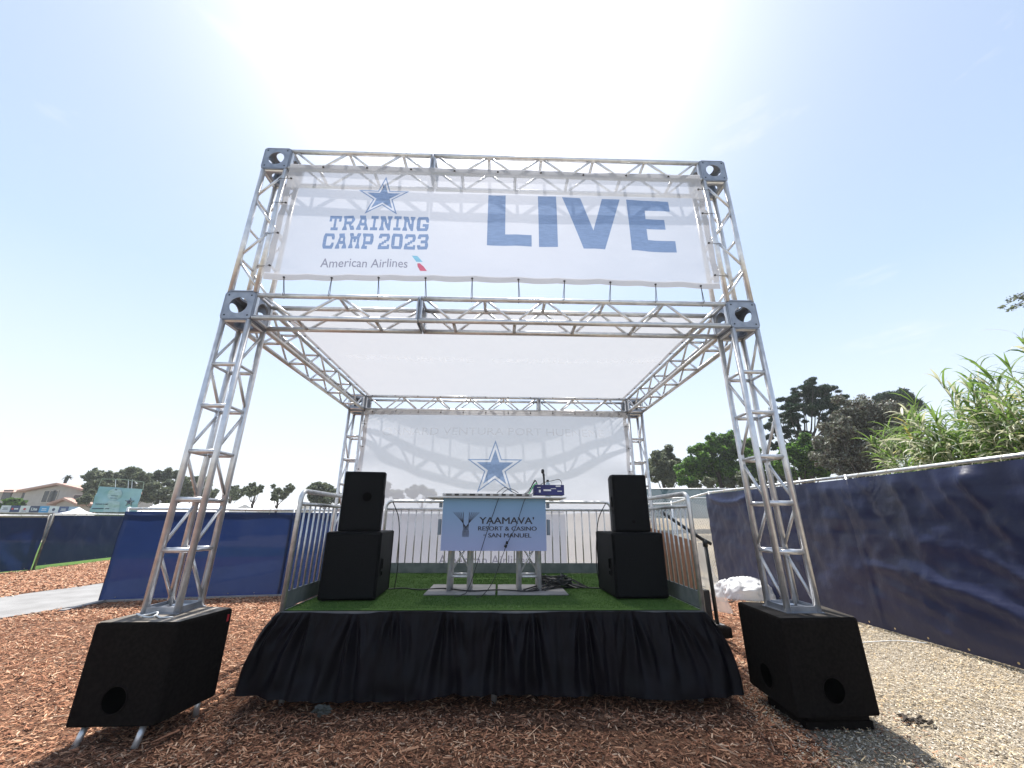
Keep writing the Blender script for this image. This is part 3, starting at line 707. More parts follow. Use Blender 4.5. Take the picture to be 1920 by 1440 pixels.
# blades along deck
n = 70000; X = RNG.uniform(SX0+.04, SX1-.04, n); Y = RNG.uniform(SY0+.02, SY1-.03, n); a = RNG.uniform(0, 2*PI, n); h = RNG.uniform(.006, .012, n)
dx = np.cos(a)*.0022; dy = np.sin(a)*.0022; lx = RNG.normal(0, .003, n); ly = RNG.normal(0, .003, n); zb = np.full(n, SZ+.009)
V = np.stack([np.stack([X-dx, Y-dy, zb], 1), np.stack([X+dx, Y+dy, zb], 1), np.stack([X+lx, Y+ly, zb+h], 1)], 1).reshape(-1, 3)-np.array(origin(st))
np_mesh('turf_blades', V, (np.arange(n)*3)[:, None]+np.array([[0, 1, 2]]), [TURF, mat('turf_blade_light', (.08, .155, .03), (.115, .20, .045), rough=.8)], (RNG.random(n) < .3).astype(int), st, kind='stuff')
for x in (SX0+.08, (SX0+SX1)/2, SX1-.08):
    for y in (SY0+.12, SY1-.1):
        MB().tube([(x, y, 0), (x, y, SZ-.09)], .024, 8).build('leg', GALV, st, smooth=True)

# skirt
sk = thing('stage_skirt', 'gathered black polyester skirt hanging around the front and sides of the stage', 'stage skirt', ((SX0+SX1)/2, .2, 0))
path = [(SX0-.012, 2.0), (SX0-.012, SY0+.05), (SX0+.02, SY0-.012), (SX1-.02, SY0-.012), (SX1+.012, SY0+.05), (SX1+.012, 1.1)]
cum = [0]
for p, q in zip(path, path[1:]): cum.append(cum[-1]+math.dist(p, q))
LT = cum[-1]
gath = [cum[1]+.05, cum[2]+.22, cum[2]+.62, cum[2]+.95, cum[2]+1.40, cum[2]+1.85, cum[2]+2.12, cum[2]+2.55, cum[2]+2.95, cum[2]+3.3, cum[3]+.05]
def skirt_pt(s_, t):
    d = s_*LT
    # bottom spreads: corners fan out
    k = 0
    while k < len(cum)-2 and d > cum[k+1]: k += 1
    f = (d-cum[k])/(cum[k+1]-cum[k]); p = Vector(path[k]).lerp(Vector(path[k+1]), f)
    sag = .014*abs(math.sin(d*2.1))+.012*max(0, fbm(d, 0, 0, 1.5))
    cxm = (SX0+SX1)/2; fr = max(0, min(1, (1.0-p.y)/.7))
    xn = (p.x-cxm)/(SX1-cxm)
    # outward flare
    fl = (t**1.15)
    bulge = math.sin(PI*min(1, t*.95))*.05
    cor = max(0, abs(xn)-.55)/.45
    ox = math.copysign(1, xn)*((.20 if xn < 0 else .17)*cor**1.6*t**.85+bulge*cor**2)
    oy = -(.10*fl+.03*bulge*10*.5)*fr
    x = p.x+ox; y = p.y+oy
    fine = .0045*math.sin(d*150+4*fbm(d, 0, 2, 3))*math.exp(-t*3.2)*min(1, t*9)
    # pleats
    ph = d*46+3*fbm(d, 0, 4, 2)+t*2.5*fbm(d, t, 8, 1.1)
    am = .004+.024*min(1, t*3)*(1-.5*t)
    broad = .045*fl*fbm(d*1.0, t*.35, 2, 2.6)
    g = sum(math.exp(-((d-q)/(.08+.11*t))**2)*math.cos((d-q)*(120/(1+2.2*t))) for q in gath)*.016*min(1, t*6)*(1.1-.7*t)
    off = max(.012+am*math.sin(ph)*.6+broad*1.3+g*1.9+fine, .002-.12*t)
    nx = math.copysign(1, xn) if fr < .6 or (k in (0, 4)) else xn*.25
    ny = -1. if k not in (0, 4) else -.1
    z = SZ-.002-max(0, sag-.008)*(1-t)*1.6-.04*max(0, fbm(d*1.0, 7, 3, .9)-.05)*(1-t)-t*(.575+.02*fbm(d, 1, 1, 1.3)+.018*math.sin(d*3.1))
    return (x+off*nx*.8, y+off*ny, z)
MB().grid(skirt_pt, 900, 34).build('skirt_cloth', SKIRT, sk, smooth=True)
MB().grid(lambda u, v: (lambda p: (p[0]+(.004 if p[0] > 2.8 else -.004)*(1 if p[1] > .3 else 0), p[1]-.007, p[2]+.004))(skirt_pt(u, .0+v*.11)), 620, 3).build('waistband', SKIRT, sk, smooth=True)
# crumpled paper under skirt
def crumple(c_, r, seed, sq=(1, 1, 1), amp=.35):
    bm = bmesh.new(); bmesh.ops.create_icosphere(bm, subdivisions=3, radius=1)
    mb = MB(); vs = []
    for v in bm.verts:
        n_ = noise.noise(v.co*2.3+Vector((seed, 0, 0)))*amp+abs(noise.noise(v.co*5+Vector((0, seed, 0))))*amp*.6
        q = v.co*(1+n_); vs.append((c_[0]+q.x*r*sq[0], c_[1]+q.y*r*sq[1], c_[2]+q.z*r*sq[2]))
    mb.add(vs, [[v.index for v in f.verts] for f in bm.faces]) ; bm.free(); return mb
tag(crumple((1.49, .06, .085), .034, 3, (1.5, .7, .8), .9).build('crumpled_wrapper', mat('grey_foil', (.03, .035, .03), (.10, .11, .10), rough=.6)), 'small crumpled grey wrapper at the hem of the black skirt', 'litter')

# ------------------------------------------------------------------ guard rails
def rail(label, p0, p1, z0, h, nb, bent=(True, True), mid=True):
    p0 = Vector(p0); p1 = Vector(p1); d = (p1-p0); L = d.length; d.normalize(); cpt = (p0+p1)/2
    t = thing('guard_rail', label, 'guard rail', (cpt.x, cpt.y, z0), group='grey pipe guard rails round the stage')
    def P(s_, z, o=0.): return (p0.x+d.x*s_-d.y*o, p0.y+d.y*s_+d.x*o, z0+z)
    R_ = .085; pts = [P(0, -.02)]
    pts += [P(R_-R_*math.cos(a), h-R_+R_*math.sin(a)) for a in [PI/2*k/6 for k in range(7)]]
    pts += [P(L-R_+R_*math.sin(a), h-R_+R_*math.cos(a)) for a in [PI/2*k/6 for k in range(7)]]+[P(L, -.02)]
    MB().tube(pts, .0215, 10).build('frame', GALV, t, smooth=True)
    MB().tube([P(.02, h-.115), P(L-.02, h-.115)], .017, 8).build('upper_rail', GALV, t, smooth=True)
    mb = MB(); c0 = P(.02, .075); c1 = P(L-.02, .075)
    ang = math.atan2(d.y, d.x); mm = P(L/2, .075); mb.box(mm, (L-.05, .014, .135), ang); mb.build('toe_board', TOEB, t)
    for i in range(nb):
        s_ = L*(i+1)/(nb+1); bar('baluster', P(s_, .14), P(s_, h-.125), .0085, t, 6, GALV)
    return t
rail('left side guard rail of grey pipe along the turf stage edge', (SX0+.005, SY0+.02), (SX0+.005, SY1-.10), SZ, .985, 20)
rail('right side guard rail of grey pipe beside the stairs', (SX1-.005, SY0+.02), (SX1-.005, SY1-.75), SZ, .985, 14)
rail('rear guard rail of grey pipe standing before the star backdrop', (SX0+.15, SY1-.03), (SX1-.11, SY1-.03), SZ, .99, 29)

# ------------------------------------------------------------------ loudspeakers
def subwoofer(label, loc, rz, side):
    t = thing('subwoofer', label, 'loudspeaker', loc, rz, 'black subwoofers on the turf')
    w_, d_, h_ = .53, .62, .60
    MB().box((0, d_/2, h_/2), (w_, d_, h_), 0, .012).build('cabinet', BLACKP, t, local=True)
    MB().box((0, -.009, h_/2), (w_-.03, .022, h_-.035), 0, .008).build('grille', GRILLE, t, local=True)
    for z, hh in ((.30, .105), (.215, .05)):
        x = side*(w_/2); mb = MB(); mb.box((x+side*.002, .13, z), (.006, .055, hh)); mb.mi = 1; mb.box((x+side*.0055, .13, z), (.003, .040, hh-.018)); mb.build('handle' if hh > .06 else 'connector_plate', [BLACKP, HOLE], t, local=True)
    for sx in (-1, 1):
        for yy in (.05, .55): MB().tube([(sx*.22, yy, -.006), (sx*.22, yy, .002)], .02, 8).build('foot', RUBBER, t, local=True)
    return t
subwoofer('black subwoofer cabinet on the left side of the turf', (1.378, .615, SZ+.019), .06, 1)
subwoofer('black subwoofer cabinet on the right side of the turf', (4.195, .70, SZ+.019), .03, -1)
def top_speaker(label, loc, rz, wf, wb, side):
    t = thing('loudspeaker', label, 'loudspeaker', loc, rz, 'black loudspeakers on the subwoofers')
    h_, d_ = .585, .37; mb = MB()
    ring = [(-wf/2+.012, 0), (wf/2-.012, 0), (wf/2, .012), (wf/2, .10), (wb/2, d_-.012), (wb/2-.012, d_), (-wb/2+.012, d_), (-wb/2, d_-.012), (-wf/2, .10), (-wf/2, .012)]
    n = len(ring); vs = []
    for z, k in ((0, .97), (.012, 1), (h_-.014, 1), (h_, .965)): vs += [(x*k, (y-d_/2)*k+d_/2, z) for x, y in ring]
    mb.add(vs, [(i+j*n, (i+1) % n+j*n, (i+1) % n+(j+1)*n, i+(j+1)*n) for j in range(3) for i in range(n)]+[tuple(range(n-1, -1, -1)), tuple(range(3*n, 4*n))])
    mb.build('cabinet', BLACKP, t, local=True)
    mb = MB()
    def g(u, v): x = (u-.5)*(wf-.03); return (x, -.012-.012*(1-(2*u-1)**2), .022+(h_-.044)*v)
    mb.grid(g, 12, 1); mb.build('grille', GRILLE, t, local=True, smooth=True)
    mb = MB(); mb.disc((.05 if side > 0 else .0, -.0275, .10 if side < 0 else .33), (0, -1, 0), .045 if side > 0 else .016, 20); mb.build('recess_badge', mat('dark_recess_badge', (.0015, .0015, .0015), (.003, .003, .003), rough=.9, spec=.05), t, local=True)  # left disc is near-black paint for a shaded handle recess, right a badge
    mb = MB(); mb.box((side*(wf/2+.002), .06, .30), (.006, .04, .12)); mb.mi = 1; mb.box((side*(wf/2+.0055), .06, .30), (.003, .026, .10)); mb.build('handle', [BLACKP, HOLE], t, local=True)
    mb = MB(); mb.box((side*(wf/2+.002), .06, .20), (.006, .03, .04)); mb.build('pole_socket', BLACKP, t, local=True)
    return t
top_speaker('black loudspeaker on top of the left subwoofer', (1.385, .70, 1.323), .12, .405, .27, 1)
top_speaker('black loudspeaker on top of the right subwoofer', (4.195, .80, 1.323), .02, .375, .26, -1)

# ------------------------------------------------------------------ truss table with sign
for x0, lab in ((2.04, 'left'), (2.785, 'right')):
    mb = MB(); mb.box((x0+.36, 1.235, SZ+.018), (.725, .64, .012), 0, .003)
    tag(mb.build('base_plate', PLATE), 'flat grey metal base plate on the turf under the %s legs of the table' % lab, 'base plate', 'grey base plates under the table')
tb = thing('truss_table', 'table on two small truss legs holding the audio gear', 'table', (2.75, 1.2, SZ+.024))
ZF = SZ+.024
for x0 in (2.265, 3.015):
    for (yy) in (1.13, 1.34):
        for xx in (x0, x0+.215):
            bar('leg', (xx, yy, ZF), (xx, yy, 1.655), .0252, tb, 12)
    for z in (.86, 1.60):
        for yy in (1.13, 1.34): bar('rung', (x0, yy, z), (x0+.215, yy, z), .012, tb, 8)
        for xx in (x0, x0+.215): bar('rung', (xx, 1.13, z), (xx, 1.34, z), .012, tb, 8)
    for yy, k in ((1.13, 0), (1.34, 1)):
        z = .88
        for j in range(2):
            a_, e_ = (x0, x0+.215) if (j+k) % 2 == 0 else (x0+.215, x0)
            bar('brace', (a_, yy, z), (e_, yy, z+.34), .010, tb, 8); z += .36
MB().box((2.762, 1.22, 1.668), (1.52, .62, .018), 0, .004).build('tabletop', mat('table_laminate', (.72, .71, .69), (.80, .79, .77), rough=.5), tb)
MB().box((2.762, 1.20, 1.650), (1.08, .34, .016)).build('under_frame', ALU2, tb)

# sign
mt, nt, nn, ll = M_new('blue_gradient_panel'); p = nn['Principled BSDF']; tc = N(nt, 'ShaderNodeTexCoord'); sp = N(nt, 'ShaderNodeSeparateXYZ'); cr = N(nt, 'ShaderNodeValToRGB'); mr = N(nt, 'ShaderNodeMapRange')
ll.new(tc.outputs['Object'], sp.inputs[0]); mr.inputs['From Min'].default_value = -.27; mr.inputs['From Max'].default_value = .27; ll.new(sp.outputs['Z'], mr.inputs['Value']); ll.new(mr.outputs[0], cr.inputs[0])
e = cr.color_ramp.elements; e[0].color = (.33, .38, .62, 1); e[1].color = (.16, .33, .50, 1); ll.new(cr.outputs[0], p.inputs['Base Color']); p.inputs['Roughness'].default_value = .35; SIGNM = mt  # panel colour blends from deeper blue at the top to paler below
sg = thing('sign_panel', 'light blue sign reading YAAMAVA RESORT & CASINO on the front of the table', 'sign', (2.737, .985, 1.39))
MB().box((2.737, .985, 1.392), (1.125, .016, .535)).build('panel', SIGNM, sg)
LETT = mat('dark_lettering', (.015, .018, .03), (.022, .025, .04), rough=.5)
ss = lambda x, z: (x, .9745, z)
def sign_txt(tx, h, x0, x1, z, bold):
    print_on('lettering', [text_poly(tx, h, x0, x1, z, 0)], LETT, sg, ss, 1)
    if bold: print_on('lettering', [text_poly(tx, h, x0+bold, x1+bold, z, 0)], LETT, sg, lambda x, z_: (x, .9740, z_), 1)
sign_txt("YAAMAVA'", .072, 2.575, 3.165, 1.395, .0045)
sign_txt("RESORT & CASINO", .044, 2.565, 3.195, 1.327, .003)
sign_txt("SAN MANUEL", .044, 2.675, 3.135, 1.258, .003)
sign_txt("AT", .018, 2.622, 2.648, 1.272, .0)
def sq(x): return x
for s_ in (-1, 1):
    for k in range(5):
        pts_l = []
        for j in range(13):
            tt = j/12; xt = s_*(.138-.026*k); xb = -s_*(.033-.0145*k)
            xx = 2.433+xb+(xt-xb)*(1-min(1, tt/.78))**1.15 if tt < .78 else 2.433+xb
            zz = 1.512-tt*.25+.006*k*(1-tt)*0; pts_l.append((xx, zz, .0034-.0020*tt))
        V_ = [(x_-w_, z_) for x_, z_, w_ in pts_l]+[(x_+w_, z_) for x_, z_, w_ in pts_l]
        print_on('emblem_line', [(V_, [(j, j+1, j+14, j+13) for j in range(12)])], LETT, sg, ss, 1)
for zz, h_ in ((1.585, .05), (1.36, .16)):
    for xx in (2.737-.59, 2.737+.59): MB().box((xx, 1.01, zz), (.034, .03, h_), 0, .004).build('clamp', mat('blue_grey_clamp', (.16, .2, .25), (.22, .27, .32), rough=.5), sg)

# gear on the table
t = thing('audio_mixer', 'thin grey mixer strip lying along the front of the table top', 'mixer', (2.7, 1.0, 1.677))
MB().box((2.66, 1.02, 1.694), (.98, .20, .030), 0, .004).build('body', mat('grey_plastic', (.45, .45, .44), (.55, .55, .54), rough=.5), t)
for i in range(11): MB().box((2.24+i*.085, .916, 1.694), (.045 if i % 3 else .06, .006, .018)).build('port', RUBBER if i % 2 else STEELD, t)
t = thing('wireless_receiver', 'dark blue rack receiver box standing on the right end of the table', 'receiver', (3.35, 1.15, 1.677))
NAVY = mat('navy_box_print', (.012, .014, .10), (.022, .026, .15), rough=.45)
MB().box((3.35, 1.13, 1.758), (.345, .16, .115), 0, .004).build('case', NAVY, t)
for (x_, z_, w_, h_) in ((3.33, 1.755, .085, .018), (3.47, 1.745, .05, .009), (3.245, 1.745, .02, .03), (3.40, 1.772, .06, .006), (3.235, 1.785, .04, .006), (3.455, 1.80, .055, .014)):
    MB().box((x_, 1.048, z_), (w_, .002, h_)).build('printed_mark', WHITEP, t)
t = thing('water_bottle', 'half hidden clear water bottle with a dark cap behind the blue box', 'bottle', (3.36, 1.25, 1.677))
BOT = cloth('clear_bottle', (.35, .5, .6), (.45, .6, .7), (.5, .65, .75), transp=.45, transl=.3, gloss=.5, rough=.2)
MB().tube([(3.36, 1.25, 1.677), (3.36, 1.25, 1.83), (3.36, 1.25, 1.855), (3.36, 1.25, 1.868)], [.033, .033, .014, .012], 14).build('body', BOT, t, smooth=True)
MB().tube([(3.36, 1.25, 1.868), (3.36, 1.25, 1.888)], .015, 12).build('cap', RUBBER, t)
t = thing('microphone', 'black microphone and clip standing upright at the blue box', 'microphone', (3.30, 1.10, 1.816))
MB().tube([(3.302, 1.10, 1.816), (3.300, 1.10, 1.90), (3.296, 1.10, 1.94), (3.292, 1.10, 1.944)], [.009, .011, .014, .010], 8).build('handle', RUBBER, t, smooth=True)
MB().tube([(3.290, 1.10, 1.944), (3.288, 1.10, 1.955), (3.288, 1.10, 1.985), (3.288, 1.10, 1.995)], [.012, .018, .018, .010], 8).build('head', RUBBER, t, smooth=True)
def spl(pts, n=10):
    out = []; P_ = [Vector(p) for p in pts]; P_ = [P_[0]]+P_+[P_[-1]]
    for i in range(1, len(P_)-2):
        for k in range(n):
            s_ = k/n; a, q, r_, e_ = P_[i-1], P_[i], P_[i+1], P_[i+2]
            out.append(.5*((2*q)+(-a+r_)*s_+(2*a-5*q+4*r_-e_)*s_*s_+(-a+3*q-3*r_+e_)*s_**3))
    out.append(P_[-2]); return out
def cable(label, pts, r=.0045, m_=CABLEB, cat='cable', group=None): return tag(MB().tube(spl(pts), r, 6).build('cable', m_, smooth=True), label, cat, group)
cable('left black cable hanging from the table top across the sign to the turf', [(3.0, 1.0, 1.72), (2.90, .93, 1.76), (2.80, .93, 1.69), (2.775, .945, 1.64), (2.658, .93, 1.30), (2.50, .92, .80), (2.43, .90, .722), (2.36, .80, .718)], .0035)
t = cable('right black cable with a plug hanging down over the sign to the turf', [(3.20, 1.02, 1.74), (3.12, .93, 1.69), (3.065, .945, 1.64), (2.97, .93, 1.37), (2.87, .93, 1.18), (2.74, .92, .85), (2.64, .90, .722), (2.58, .78, .718)], .0035)
t = thing('cable_connector', 'small black plug hanging on the right cable in front of the sign', 'connector', (2.873, .92, 1.19))
MB().tube([(2.880, .915, 1.222), (2.872, .915, 1.196)], .013, 8).build('plug', RUBBER, t, smooth=True); MB().tube([(2.868, .915, 1.19), (2.858, .915, 1.162)], .014, 8).build('socket', RUBBER, t, smooth=True)
cable('thin black cable arching over the back of the receiver', [(3.20, 1.2, 1.70), (3.28, 1.2, 1.835), (3.42, 1.18, 1.875), (3.48, 1.16, 1.885), (3.505, 1.12, 1.85), (3.50, 1.08, 1.80)], .004)
cable('green cable dropping over the table edge beside the blue receiver', [(3.21, 1.0, 1.83), (3.17, .98, 1.80), (3.13, .96, 1.73), (3.09, .94, 1.69)], .006, CABLEG)
cable('thick black lead looping up beside the blue receiver', [(3.23, 1.1, 1.70), (3.22, 1.1, 1.82), (3.195, 1.08, 1.865), (3.17, 1.05, 1.83), (3.10, .98, 1.72), (2.98, .95, 1.70)], .006)
cable('black cable arching over the middle of the table top', [(2.76, .95, 1.71), (2.80, .95, 1.745), (2.86, .96, 1.775), (2.95, .96, 1.72), (3.05, .97, 1.705), (3.12, .98, 1.76), (3.19, 1.02, 1.85)], .0035)
cable('black cable lying on the turf from the left subwoofer to the plates', [(1.60, 1.25, .72), (1.75, 1.30, .722), (1.95, 1.20, .722), (2.2, 1.22, .732), (2.5, 1.06, .732), (2.8, 1.13, .732), (3.1, 1.05, .732), (3.35, 1.2, .732), (3.6, 1.35, .722), (3.93, 1.30, .72)], .007)
cable('black speaker cable running down behind the left loudspeaker stack', [(1.62, 1.0, 1.62), (1.68, 1.08, 1.45), (1.70, 1.12, 1.2), (1.69, 1.2, .9), (1.66, 1.26, .73)], .005)
cable('black speaker cable running down behind the right loudspeaker stack', [(4.0, 1.1, 1.62), (3.93, 1.2, 1.45), (3.90, 1.25, 1.2), (3.90, 1.3, .9), (3.93, 1.30, .73)], .005)
mb = MB(); rr = random.Random(4)
for k in range(11):
    pts = [(3.05+rr.uniform(0, .25), 1.15+rr.uniform(-.1, .15), .735)]
    for j in range(7):
        a = j/6*2.2*PI+rr.uniform(0, 2); pts.append((3.40+.16*math.cos(a)+rr.uniform(-.05, .07), 1.42+.14*math.sin(a)+rr.uniform(-.05, .05), .73+abs(math.sin(a*1.5))*.10*rr.random()+.01*k*.5))
    pts.append((3.60+rr.uniform(-.02, .2), 1.35+rr.uniform(-.1, .1), .728)); mb.tube(spl(pts, 6), .0055, 5)
mb.box((3.56, 1.38, .765), (.10, .07, .06), .4)
tag(mb.build('cable_tangle', CABLEB, smooth=False), 'tangled heap of black cables on the turf by the right table leg', 'cables')

# ------------------------------------------------------------------ right side: stairs, handrail, boards
t = thing('stage_stairs', 'black portable stage steps with a handrail on the right side', 'stairs', (5.2, 2.0, 0))
for i, (x0, x1, z) in enumerate(((5.30, 5.70, .18), (4.97, 5.30, .36), (4.64, 4.97, .54))):
    mb = MB(); mb.box(((x0+x1)/2, 2.42, z/2+.03), (x1-x0, .86, z-.06), 0, .01); mb.build('step', CARPET, t)
MB().tube([(5.612, 2.16, .17), (5.610, 2.16, .60), (5.600, 2.16, 1.17)], .024, 10).build('handrail_post', RUBBER, t, smooth=True)
MB().tube([(5.600, 2.16, 1.10), (5.598, 2.16, 1.19)], .032, 10).build('handrail_clamp', RUBBER, t, smooth=True)
MB().tube([(5.68, 2.16, 1.135), (5.56, 2.16, 1.20), tuple(at(1240, 960, 2.16))], .022, 10).build('handrail', RUBBER, t, smooth=True)
MB().box((5.62, 2.16, .175), (.12, .12, .012)).build('post_foot', STEELD, t)

t = thing('brown_board', 'tall brown board standing on end behind the right guard rail', 'board', (5.6, 3.1, 0))
mb = MB(); mb.add([(5.15, 3.0, .47), (5.84, 3.02, .45), (5.84, 3.07, .45), (5.15, 3.05, .47), (5.17, 3.06, 1.33), (5.90, 3.08, 1.12), (5.90, 3.12, 1.12), (5.17, 3.10, 1.33)],
       [(0, 1, 5, 4), (1, 2, 6, 5), (2, 3, 7, 6), (3, 0, 4, 7), (4, 5, 6, 7), (3, 2, 1, 0)]); mb.build('panel', BROWN, t)
tag(MB().box((5.5, 3.2, .225), (.9, .5, .45), .05, .01).build('equipment_crate', mat('crate_dark', (.02, .02, .02), (.035, .035, .033), rough=.7)), 'dark crate under the brown board behind the stage stairs', 'crate')
t = thing('road_case', 'dark road case standing behind the right stage corner', 'case', (5.1, 3.3, 0))
MB().box((5.05, 3.35, .40), (.55, .45, .72), 0, .01).build('shell', mat('case_laminate', (.02, .02, .022), (.04, .04, .042), rough=.4), t)
for z in (.04, .4, .76): MB().box((5.05, 3.348, z), (.556, .456, .018)).build('edge_trim', GALV, t)
def clr(u, v): x = 5.90+.05*v+.34*u*(1-.75*v); z = .15+.95*v; return (x, 3.0+.10*math.sin(u*5+v*3)+.1*v, z)
tag(MB().grid(clr, 14, 14).build('plastic_sheet', CLEAR, smooth=True), 'cloudy plastic sheet draped over the brown board', 'plastic sheet')
def tarp(u, v):
    a = 2*PI*u; r = math.sin(PI*v*.5)
    rx, ry, hz = .66, .38, .36
    x = 7.74+rx*r*math.cos(a)*(1+.18*fbm(math.cos(a)*2, math.sin(a)*2, v*2)); y = 5.02+ry*r*math.sin(a)
    q = Vector((x*4.2, y*4.2, v*3)); rg = 1-abs(noise.noise(q))*2.2; rg2 = 1-abs(noise.noise(q*2.3+Vector((5, 1, 2))))*2
    z = hz*math.cos(PI*v*.5)**.6*(1-.5*max(0, math.cos(a))*r)+.038*rg*min(1, 3*(1-v))+.028*rg2*min(1, 3*(1-v))-.03
    return (x+.03*rg2, y-.03*rg, max(.004, z))
tag(MB().grid(tarp, 120, 44).build('tarp_bundle', TARP, smooth=True), 'crumpled white plastic sheet bundle at the foot of the right fence', 'tarp')
for k, pts in enumerate(([(5.9, 4.4, .02), (6.6, 4.9, .03), (7.1, 4.5, .02), (7.6, 5.6, .02)], [(6.0, 5.2, .02), (6.7, 5.0, .03), (7.3, 5.5, .02), (7.9, 6.2, .02)], [(5.8, 3.9, .02), (6.4, 4.2, .02), (6.8, 5.6, .03), (7.5, 6.3, .02)])):
    cable(['black cable trailing over the gravel behind the stairs, nearest strand', 'black cable on the gravel reaching the end of the blue windscreen', 'black cable crossing the others on the gravel behind the stairs'][k], pts, .012)
cable('white cable lying on the gravel below the right windscreen', [(7.15, 1.95, .015), (7.5, 2.0, .02), (7.85, 2.05, .015), (8.1, 1.95, .015)], .006, WHITEP)

# ------------------------------------------------------------------ right fence
def cloth_panel(p0, p1, z0a, z1a, z0b, z1b, nu, nv, disp):
    p0 = Vector(p0); p1 = Vector(p1); d = (p1-p0); L = d.length; nrm = Vector((-d.y, d.x)).normalized()
    def f(u, v):
        z0 = z0a+(z0b-z0a)*u; z1 = z1a+(z1b-z1a)*u; q = p0+d*u; o = disp(u*L, v, L); 
        return (q.x-nrm.x*o, q.y-nrm.y*o, z0+(z1-z0)*v)
    return MB().grid(f, nu, nv)
def fence(name, label, pts, h, panels_m, disp, group=None, grom=True, z0=.06, railm=None, posts=True):
    "pts: rail polyline; each stretch gets its own windscreen panel"
    t = thing(name, label, 'fence', (pts[0][0], pts[0][1], 0), group=group)
    acc = 0
    for i in range(len(pts)-1):
        p, q = pts[i], pts[i+1]; L = math.dist(p, q)
        cloth_panel(p, q, z0, h-.05, z0, h-.05, max(6, int(L*22)), 44, (lambda a_: lambda s_, v, L_: .045+disp(s_+a_, v, L_))(acc)).build('windscreen', panels_m, t, smooth=True)
        acc += L
        MB().tube([(p[0], p[1], h), (q[0], q[1], h)], .024, 8).build('top_rail', railm or GALV, t, smooth=True)
        d = Vector((q[0]-p[0], q[1]-p[1])).normalized()
        nn_ = -Vector((-d.y, d.x))
        if grom:
            mb = MB(); k = .25
            while k < L-.1:
                x = p[0]+d.x*k; y = p[1]+d.y*k; o = .045+disp(acc-L+k, .03, L)
                mb.disc((x+nn_.x*(o+.006), y+nn_.y*(o+.006), z0+.045), (nn_.x, nn_.y, 0), .012, 8)
                mb.tube([(x+nn_.x*.055, y+nn_.y*.055, h-.09), (x+nn_.x*.04, y+nn_.y*.04, h+.0), (x, y, h+.027)], .004, 4)
                k += .45
            mb.build('eyelet_row', BRASS if grom != 'dark' else STEELD, t, kind='stuff')
    for p in pts: MB().tube([(p[0]-.0, p[1], 0), (p[0], p[1], h+.03)], .028, 8).build('post', GALV if posts else STEELD, t, smooth=True)
    return t
def ridge(x): return (1-abs(2*(x-math.floor(x))-1))**2.2
def disp_r(s_, v, L):
    e = max(0, min(1, v*(1-v)*6)); o = .03*fbm(s_, v*1.6, 1, .9)*e+.05
    # tension folds hanging slantwise from the top rail
    g = s_-(1-v)*.75; amp = max(0, fbm(s_*.6, 0, 7, .8)+.15)*1.5+(.5 if s_ > 3.2 else .1)
    o += .065*ridge(g*1.15+.5*fbm(s_, v, 4, .7))*math.exp(-((1-v)*2.3)**2)*min(1, (1-v)*14)*amp
    o += .035*ridge(g*2.9+.8*fbm(s_, v, 9, .9))*math.exp(-((1-v)*3.2)**2)*min(1, (1-v)*14)*amp
    # slack folds running down and away in the lower half near the lens
    k = max(0, min(1, (s_-3.2)/2)); g2 = v*4.2+s_*.55
    o += .075*ridge(g2*.9+.7*fbm(s_, v, 11, .45))*math.exp(-((v-.33)/.24)**2)*k+.035*ridge(g2*2.2+.9*fbm(s_, v, 15, .6))*math.exp(-((v-.25)/.22)**2)*k
    o += .024*fbm(s_*1.5, v*4, 17, 1.6)*e+.010*fbm(s_*4, v*7, 27, 2.)*e
    # horizontal seams
    for zc in (.55, .865): o -= .006*math.exp(-((v-zc)/.006)**2)
    a = (s_-1.0)/.85
    if abs(a) < 1: o += .075*math.exp(-((v-(.965-.085*(1-a*a)))/.020)**2)*(1-a*a)**.5
    return o
fence('windscreen_fence', 'tall fence on the right hung with wrinkled navy windscreen cloth', [(8.06, 6.6), (8.22, 2.62), (8.22, -1.2), (8.22, -4.6)], 2.10, SCREEN_R, disp_r, z0=.03)
t = thing('chain_link_fence', 'bare chain link fence running on behind the end of the navy windscreen', 'fence', (8.1, 8.5, 0))
P0, P1 = Vector((8.06, 6.68)), Vector((10.6, 12.4)); 
def chain(p, q, zb0, zb1, h, name='chain_link_mesh', cell=.085, r=.003):
    d = (q-p); L = d.length; d.normalize(); segs = []
    k = -h
    V = []; F = []
    def addrod(a, e):
        dd = (e-a); 
        if dd.length < .01: return
        dd.normalize(); u = dd.cross(Vector((d.y, -d.x, 0))).normalized(); v = dd.cross(u)
        b0 = len(V)
        for c_ in (a, e):
            for an in (0, 2*PI/3, 4*PI/3): V.append(c_+(u*math.cos(an)+v*math.sin(an))*r)
        F.extend([(b0, b0+1, b0+4, b0+3), (b0+1, b0+2, b0+5, b0+4), (b0+2, b0, b0+3, b0+5)])
    while k < L:
        for sg_ in (1, -1):
            s0, z0_, s1, z1_ = (k, 0, k+h, h) if sg_ > 0 else (k+h, 0, k, h)
            # clip
            pts = [(s0, z0_), (s1, z1_)]
            def clip(pa, pb):
                (sa, za), (sb, zb_) = pa, pb
                for lim, lo in ((0, True), (L, False)):
                    for w_ in (0, 1):
                        if (lo and sa < lim) or ((not lo) and sa > lim):
                            if sb == sa: return None
                            tt = (lim-sa)/(sb-sa)
                            if not 0 <= tt <= 1: return None
                            sa, za = lim, za+(zb_-za)*tt
                        sa, za, sb, zb_ = sb, zb_, sa, za
                return (sa, za), (sb, zb_)
            cc = clip(*pts)
            if cc:
                f = lambda s_, z_: Vector((p.x+d.x*s_, p.y+d.y*s_, zb0+(zb1-zb0)*s_/L+z_))
                addrod(f(*cc[0]), f(*cc[1]))
        k += cell
    mb = MB(); mb.add(V, F); return mb
